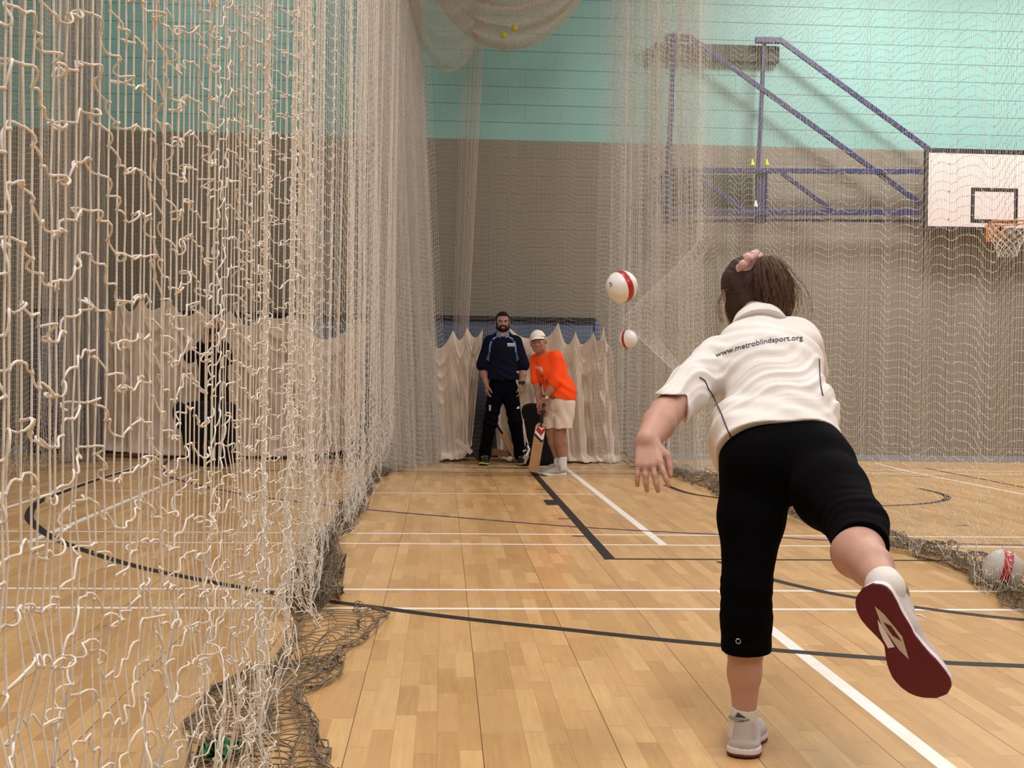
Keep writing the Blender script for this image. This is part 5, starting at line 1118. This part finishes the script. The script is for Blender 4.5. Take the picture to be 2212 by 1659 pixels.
for sg in (1, -1):
    n0, n1, n2, n3 = (hd + V_(sg * x, y, z) for x, y, z in ((.075, .02, -.10), (.085, -.045, -.165), (.022, -.105, -.185), (.060, -.05, -.105)))
    cl.raw([n0, n1, n2, n3, n0 + V_(0, 0, .006), n1 + V_(0, -.008, .004), n2 + V_(0, -.008, .004), n3 + V_(0, -.006, .006)], [(0, 1, 2, 3), (7, 6, 5, 4), (0, 4, 5, 1), (1, 5, 6, 2), (2, 6, 7, 3), (3, 7, 4, 0)])
cl.build('collar', M['sky'], polo_o, bevel=.003)
for sg, cx in ((-1, 1086), (1, 1086)):
    k = lambda x, y: (cx + sg * x, y)
    pts = [k(15, 727), k(22, 731), k(27, 738), k(29.5, 748), k(30, 760)]
    q = MB(); P3 = []
    for x, y in pts:
        h_ = cast(bv, x, y, .002); h2 = cast(bv, x - sg * 3.5, y + 1.5, .002)
        if h_ and h2: P3 += [h_[0], h2[0]]
    q.raw(P3, [(2 * i, 2 * i + 1, 2 * i + 3, 2 * i + 2) for i in range(len(P3) // 2 - 1)]); q.build('shoulder_flash', M['sky'], polo_o)
    o = decal_patch('side_panel', bv, [k(30, 760), k(36, 776), k(29, 781), k(28, 762)], M['skygrey'], polo_o, .003)
for i in range(4): decal_patch('chest_logo', bv, [(1096 + i * 4.1, 741.5), (1099.3 + i * 4.1, 741.5), (1099.3 + i * 4.1, 745), (1096 + i * 4.1, 745)], M['white_print'], polo_o, .003, 2)
decal_patch('chest_logo_line', bv, [(1096, 746.6), (1111.5, 746.6), (1111.5, 748.2), (1096, 748.2)], M['white_print'], polo_o, .003, 2)
tr = [cone((hiA + hiB) / 2, p_(1086, 812), .128, .124, .05, w=tx, sw=1.22, sn=.86), *chain([hiA, knA, anA + V_(-.004, 0, .0), anA + V_(-.004, 0, -.05)], [.102, .080, .064, .068], .03), *chain([hiB, knB, anB + V_(.004, 0, 0), anB + V_(.004, 0, -.05)], [.102, .080, .064, .068], .03), plane((0, 0, .035), (0, 0, -1)), plane(p_(1086, 811), (0, 0, 1))]
tr_o = sdf('trousers', tr, .0056, M['trouser_b'], st, folds(knA, .006, 60, (.2, 0, 1), .3)); bv = bvh_of(tr_o)
for k in range(4): decal_patch('leg_logo', bv, [(1056.5, 875 + k * 3.3), (1061, 875.6 + k * 3.3), (1060.6, 877.4 + k * 3.3), (1056.2, 876.8 + k * 3.3)], M['white_print'], tr_o, .003, 2)
decal_patch('leg_mark', bv, [(1115.5, 881), (1121, 877), (1121.5, 882.5), (1116, 883)], M['white_print'], tr_o, .003, 2)
small_shoe(st, G(1046, 985) * [1, 0, 0] + V_(-.03, D0 - .0, 0), V_(-.15, -1, 0), (M['black'], M['lime'], M['black']), 1, .95, 'right_shoe'); small_shoe(st, V_(anB[0] + .01, D0, 0), V_(.15, -1, 0), (M['black'], M['lime'], M['black']), -1, .95, 'left_shoe')
q = MB(); q.tube([wrB + V_(.033 * math.cos(a), .033 * math.sin(a), .02) for a in np.linspace(0, 6.28, 17)[:-1]], .011, 6, closed=True); q.box(tuple(wrB + V_(-.005, -.052, 0)), tuple(wrB + V_(.03, -.035, .04))); q.build('wristwatch', M['black'], st)

# ---------------------------------------------------------------- batsman in orange
D1 = 12.30
bt = thing('person', (P(1205, 1026, D1)[0], D1, 0), 'stooping person in orange T-shirt, pale shorts and white cap gripping a cricket bat', 'person')
p_ = lambda x, y, dy=0.: P(x, y, D1 + dy)
hd = p_(1163, 740, -.02); hf = nrm(V_(-.28, -.95, -.10)); hu = nrm(V_(-.20, .02, .97)); hp, g, hR = head_prims(hd, hf, hu, 1.02)
f_, l_, u_ = hR
neckb, shF, shK = p_(1178, 768, .02), p_(1202, 772, -.10), p_(1160, 778, .12)
elF, elK = p_(1196, 830, -.14), p_(1161, 832, .06); wrF, wrK = p_(1176, 862, -.16), p_(1166, 876, -.08)
hiA, hiB = p_(1199, 872, .03), p_(1222, 872, -.03); knA, knB = p_(1192, 935, .05), p_(1209, 937, -.03); anA, anB = p_(1206, 996, .06), p_(1215, 998, -.03)
waist, chest = p_(1206, 838), p_(1189, 800)
body = [*hp, cone(neckb, hd - u_ * .06 - f_ * .02, .060, .056, .02), cone(waist, chest, .125, .128, .05), cone(chest, neckb, .125, .08, .05), cone((hiA + hiB) / 2, waist, .125, .125, .05), cone(shF, shK, .06, .06, .04),
        *chain([shF, elF, elF * .6 + wrF * .4, wrF], [.055, .043, .042, .030], .02), *chain([shK, elK, elK * .6 + wrK * .4, wrK], [.055, .042, .041, .029], .02),
        *chain([hiA, knA, knA * .7 + anA * .3, anA], [.092, .056, .058, .037], .025), *chain([hiB, knB, knB * .7 + anB * .3, anB], [.092, .058, .060, .038], .025),
        cone(anA, anA + V_(-.03, -.01, -.06), .035, .024, .02), cone(anB, anB + V_(-.03, -.02, -.06), .035, .024, .02)]
hA, hB = p_(1177, 868, -.2), p_(1163, 912, -.2)            # bat handle
hax = nrm(hB - hA)
body += hand_prims(wrF, p_(1171, 893, -.16) - wrF, V_(-.3, -.9, -.1), V_(-.8, .3, .1), 1.25, 1.0, .1) + hand_prims(wrK, p_(1168, 904, -.13) - wrK, V_(.6, -.75, 0), V_(.6, .3, 0), 1.35, 1.0, .1)
sdf('body', body, .0056, M['skin_o'], bt)
eyes(g, hR, bt)
q = MB()
for sg in (1, -1):
    q.tube([g(.094, sg * .033, .004) + (l_ * math.cos(a) * .021 + u_ * math.sin(a) * .014) for a in np.linspace(0, 6.28, 17)[:-1]], .0014, 5, closed=True); q.tube([g(.094, sg * .054, .008), g(.03, sg * .078, .010), g(-.01, sg * .082, .004)], .0014, 5)
q.tube([g(.096, .012, .006), g(.1, 0, .009), g(.096, -.012, .006)], .0014, 5); q.build('glasses', M['silver'], bt)
capp = [ell(hd - f_ * .018 + u_ * .042,(.101, .083, .092), .01, hR)]; pc = Prim(); pc.m = 'i'; pc.k = .004; pc.f = lambda X, Y, Z: -((X - hd[0]) * u_[0] + (Y - hd[1]) * u_[1] + (Z - hd[2]) * u_[2] - .050 + 0.18 * ((X - hd[0]) * -f_[0] + (Y - hd[1]) * -f_[1] + (Z - hd[2]) * -f_[2]))
capp.append(pc); cap_o = sdf('cap', capp, .005, M['cap'], bt)
q = MB(); n = 16; m_ = 6
for i in range(n + 1):
    a = -1.25 + 2.5 * i / n
    for j in range(m_ + 1):
        ext = .072 * j / m_ * max(0., math.cos(a * 1.05)); q.v.append(tuple(hd - f_ * .012 + f_ * (.088 * math.cos(a) + ext) + l_ * .078 * math.sin(a) * (1 + .05 * j / m_) + u_ * (.064 - .018 * (j / m_) ** 1.2 - .022 * math.sin(a) ** 2)))
q.f = [(i * (m_ + 1) + j, (i + 1) * (m_ + 1) + j, (i + 1) * (m_ + 1) + j + 1, i * (m_ + 1) + j + 1) for i in range(n) for j in range(m_)]
o = q.build('cap_peak', M['cap'], cap_o, smooth=True); md = o.modifiers.new('s', 'SOLIDIFY'); md.thickness = .004
tee = [cone(p_(1212, 858), waist, .150, .142, .05), cone(waist, chest, .138, .142, .05), cone(chest, neckb + V_(0, 0, -.03), .138, .088, .05), cone(shF + V_(-.005, .01, .005), shK, .069, .066, .05), ell(p_(1208, 800, .02), (.08, .1, .13), .06), ell(p_(1223, 845, .0), (.10, .11, .12), .06),
       *chain([shF + V_(0, 0, -.03), shF * .1 + elF * .9 + V_(.012, 0, .0)], [.070, .076], .03), *chain([shK, shK * .2 + elK * .8 + V_(-.01, 0, 0)], [.070, .064], .03), cone(neckb + nrm(hd - neckb) * .0, neckb + nrm(hd - neckb) * .12, .064, .064, .004, m='s'),
       plane(p_(1215, 862), nrm(V_(-.28, 0, -1))), sleevecut(p_(1201, 812, -.12), nrm(V_(-.10, 0, -1)), .115), sleevecut(p_(1160, 819, .09), nrm(V_(.25, 0, -1)), .10)]
tee_o = sdf('t_shirt', tee, .0056, M['orange_tee'], bt, folds(waist, .007, 55, (.5, 0, 1), .22)); bv = bvh_of(tee_o)
for txt, x, y, hgt, wd, mm in (("WE'", 1157, 797, 8, 15, 'white_print'), ('R', 1169, 802.5, 8, 6, 'white_print'), ('WI', 1166, 815, 7.5, 9, 'dark_print'), ('US', 1173, 825, 8.5, 12, 'dark_print')):
    decal_text('chest_lettering', txt, bv, (lambda x, y, hgt, wd: lambda u, v: (x + wd * u - v * 1.0, y + 3.0 * u * (wd / 12) - v * hgt / .72))(x, y, hgt, wd), .01, M[mm], tee_o, .003)
sh = [cone((hiA + hiB) / 2, p_(1211, 850), .134, .132, .05), *chain([hiA, p_(1190, 935, .07)], [.100, .088], .012), *chain([hiB, p_(1214, 937, -.05)], [.106, .100], .012), plane(p_(1205, 925), (0.04, 0, -1)), plane(p_(1205, 856), (0, 0, 1))]
sh_o = sdf('shorts', sh, .0056, M['shorts'], bt, folds(p_(1200, 900), .008, 45, (1, 0, .3), .22))
small_shoe(bt, V_(anA[0] + .035, D1 + .10, 0), V_(-.95, -.28, 0), (M['shoe_grey'], M['shoe_mid'], M['shoe_mid']), 1, 1.0, 'left_shoe'); small_shoe(bt, V_(anB[0] + .045, D1 - .01, 0), V_(-.95, -.30, 0), (M['shoe_grey'], M['shoe_mid'], M['shoe_mid']), -1, 1.0, 'right_shoe')
for a, nm in ((anA, 'left_sock'), (anB, 'right_sock')): sdf(nm, [cone(a + V_(0, 0, -.06), a + V_(0, 0, .05), .048, .047, .01), plane(a + V_(0, 0, .055), (0, 0, 1))], .006, M['sock'], bt)
q = MB(); wa = nrm(wrF - elF); w1 = nrm(np.cross(wa, (0, 1, 0))); w2 = np.cross(wa, w1); c_ = wrF - wa * .02; q.tube([c_ + (w1 * math.cos(a) + w2 * math.sin(a)) * .034 for a in np.linspace(0, 6.28, 17)[:-1]], .008, 6, closed=True); ww = q.build('wristwatch', M['black'], bt)
q = MB(); c_ = c_ + V_(.012, -.036, 0); q.tube([c_ + V_(0, .004, 0), c_ + V_(0, -.008, 0)], .018, 14); q.build('watch_face', M['gold'], ww, smooth=False)
# the bat
bat = thing('cricket_bat', P(1152, 1022, D1 - .2), 'upright cricket bat with a red, white and black face sticker resting on the floor', 'cricket bat')
yb = D1 - .2; a0 = P(1151.5, 1020, yb); a0[2] = max(.006, a0[2]); a1 = P(1169, 914, yb); hx = P(1175, 874, yb); ax = nrm(a1 - a0); wx = nrm(V_(1, 0, 0) - ax * ax[0]); nx_ = np.cross(wx, ax); nx_ = nx_ if nx_[1] < 0 else -nx_
q = MB(); rings = []
for t, hw, fr, bk in ((0, .040, .010, .012), (.012, .050, .012, .018), (.1, .054, .013, .026), (.35, .054, .013, .036), (.7, .054, .013, .026), (.93, .053, .012, .020), (.975, .040, .012, .018), (1.0, .022, .012, .015)):
    c = a0 + (a1 - a0) * t; rings.append([c + wx * x * hw + nx_ * y for x, y in ((-1, fr), (-.5, fr + .002), (.5, fr + .002), (1, fr), (1, -.006), (.35, -bk * .8), (0, -bk), (-.35, -bk * .8), (-1, -.006))])
loft(q, rings); bl = q.build('blade', M['willow'], bat, smooth=False, bevel=.002)
q = MB(); q.tube([a1 - ax * .03, a1 + (hx - a1) * .5, hx], [.018, .0165, .0165], 12); q.tube([hx - ax * .0, hx + ax * .012], .019, 12); q.build('handle', M['black'], bat, smooth=True)
def fp(x, z): return a0 + (a1 - a0) * z + wx * x + nx_ * .0158
def sticker(nm, pts, m, k): q = MB(); P3 = [fp(x, z) + nx_ * .0004 * k for x, z in pts]; q.raw(P3, [tuple(range(len(P3)))]); q.build(nm, m, bl)
sticker('black_stripe', [(-.050, .735), (.030, .615), (.050, .640), (.050, .680), (-.050, .790)], M['black'], 1)
sticker('white_stripe', [(-.050, .790), (.035, .665), (.050, .700), (.050, .96), (-.045, .93)], M['white_print'], 1.5)
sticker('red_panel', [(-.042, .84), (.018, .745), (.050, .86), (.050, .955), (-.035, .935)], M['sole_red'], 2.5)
sticker('red_panel_bright', [(-.040, .85), (.018, .757), (.049, .86), (.049, .95), (-.033, .93)], mat('red_sticker', (.42, .02, .02, 1), .4), 3)  # brighter red laid just inside the maroon panel
sticker('leaping_mark', [(-.032, .925), (-.02, .905), (.004, .885), (.016, .85), (.020, .875), (.032, .90), (.046, .935), (.036, .925), (.014, .905), (-.01, .915)], M['white_print'], 4)

# ---------------------------------------------------------------- person taking a photo, beyond the near net
D2 = 13.55
ph = thing('person', (P(462, 1000, D2)[0], D2, 0), 'person in black clothes holding a phone up to the face behind the near net', 'person')
p_ = lambda x, y, dy=0.: P(x, y, D2 + dy)
hd = p_(458, 712); hp, g, hR = head_prims(hd, nrm(V_(.1, -1, -.12)), (0, 0, 1), 1.0); f_, l_, u_ = hR
shA, shB = p_(434, 752), p_(484, 752); elA, elB = p_(410, 772, -.16), p_(494, 776, -.18); wrA, wrB = p_(441, 737, -.30), p_(474, 737, -.30)
hiA, hiB = p_(448, 868), p_(476, 868); anA, anB = p_(446, 985), p_(480, 985); knA, knB = p_(446, 925, -.02), p_(480, 925, -.02)
neck, chest, waist = p_(459, 742), p_(460, 775), p_(461, 830)
arms = [*chain([shA, elA, wrA], [.05, .040, .028], .02), *chain([shB, elB, wrB], [.05, .04, .028], .02)]
body = [*hp, cone(neck + V_(0, 0, -.03), hd + V_(0, .015, -.06), .056, .055, .02), cone(waist, chest, .12, .12, .05, w=tx, sw=1.15, sn=.85), cone(chest, neck + V_(0, 0, -.05), .12, .09, .05, w=tx, sw=1.2, sn=.8), cone((hiA + hiB) / 2, waist, .115, .118, .05), cone(shA, shB, .058, .058, .04), *arms,
        *hand_prims(wrA, p_(450, 718, -.30) - wrA, V_(.6, -.3, 0), V_(.2, .9, .3), .9), *hand_prims(wrB, p_(467, 718, -.30) - wrB, V_(-.6, -.3, 0), V_(-.2, .9, .3), .9), *chain([hiA, knA, anA], [.09, .058, .04], .03), *chain([hiB, knB, anB], [.09, .058, .04], .03), cone(anA, anA + V_(-.0, -.12, -.05), .035, .025, .02), cone(anB, anB + V_(0, -.12, -.05), .035, .025, .02)]
sdf('body', body, .007, mat('pink_skin', (.50, .27, .21, 1), .5), ph); eyes(g, hR, ph)
hairstyle(ph, hd, hR, 'hair', mat('thin_sandy_hair', (.22, .12, .085, 1), .7), .003, front=.075)
jk = [cone(p_(462, 858), waist, .155, .140, .05, w=tx, sw=1.15, sn=.9), cone(waist, chest, .138, .142, .05, w=tx, sw=1.15, sn=.88), cone(chest, neck + V_(0, 0, -.04), .138, .085, .05, w=tx, sw=1.22, sn=.8), cone(shA, shB, .072, .072, .04), cone(neck - V_(0, 0, .05), neck + V_(0, .01, .025), .075, .066, .02),
      *chain([shA, elA, wrA * .85 + elA * .15], [.070, .062, .044], .02), *chain([shB, elB, wrB * .85 + elB * .15], [.070, .062, .044], .02), cone(neck + V_(0, 0, .0), neck + V_(0, 0, .1), .058, .058, .003, m='s'), plane(p_(462, 876), (0, 0, -1))]
jk_o = sdf('fleece_jacket', jk, .007, M['bag'], ph, folds(waist, .008, 40, (.3, 0, 1), .25)); bv = bvh_of(jk_o)
decal_patch('chest_badge', bv, [(445, 763), (451, 762), (452, 768), (446, 769)], M['skygrey'], jk_o, .003, 2)
sdf('trousers', [cone((hiA + hiB) / 2, p_(461, 850), .125, .122, .05, w=tx, sw=1.15, sn=.9), *chain([hiA, knA, anA + V_(0, 0, -.05)], [.100, .078, .068], .03), *chain([hiB, knB, anB + V_(0, 0, -.05)], [.100, .078, .068], .03), plane((0, 0, .03), (0, 0, -1)), plane(p_(461, 850), (0, 0, 1))], .007, M['trouser_b'], ph)
for a, nm, sd_ in ((anA, 'left_shoe', 1), (anB, 'right_shoe', -1)): small_shoe(ph, V_(a[0], D2 + .05, 0), V_(0, -1, 0), (M['black'], M['black'], M['black']), sd_, .97, nm, .008)
phone = thing('phone', p_(459, 716, -.36), 'small dark phone held up by the person in black clothes', 'phone')
q = MB(); c = p_(459, 716, -.36); q.box((c[0] - .075, c[1] - .004, c[2] - .036), (c[0] + .075, c[1] + .004, c[2] + .036)); pb_ = q.build('phone_case', M['black'], phone, bevel=.003)
q = MB(); q.tube([c + V_(-.055, -.003, .018), c + V_(-.055, -.007, .018)], .009, 12); q.build('camera_lens', M['silver'], pb_)
settle()
bpy.context.view_layer.update()
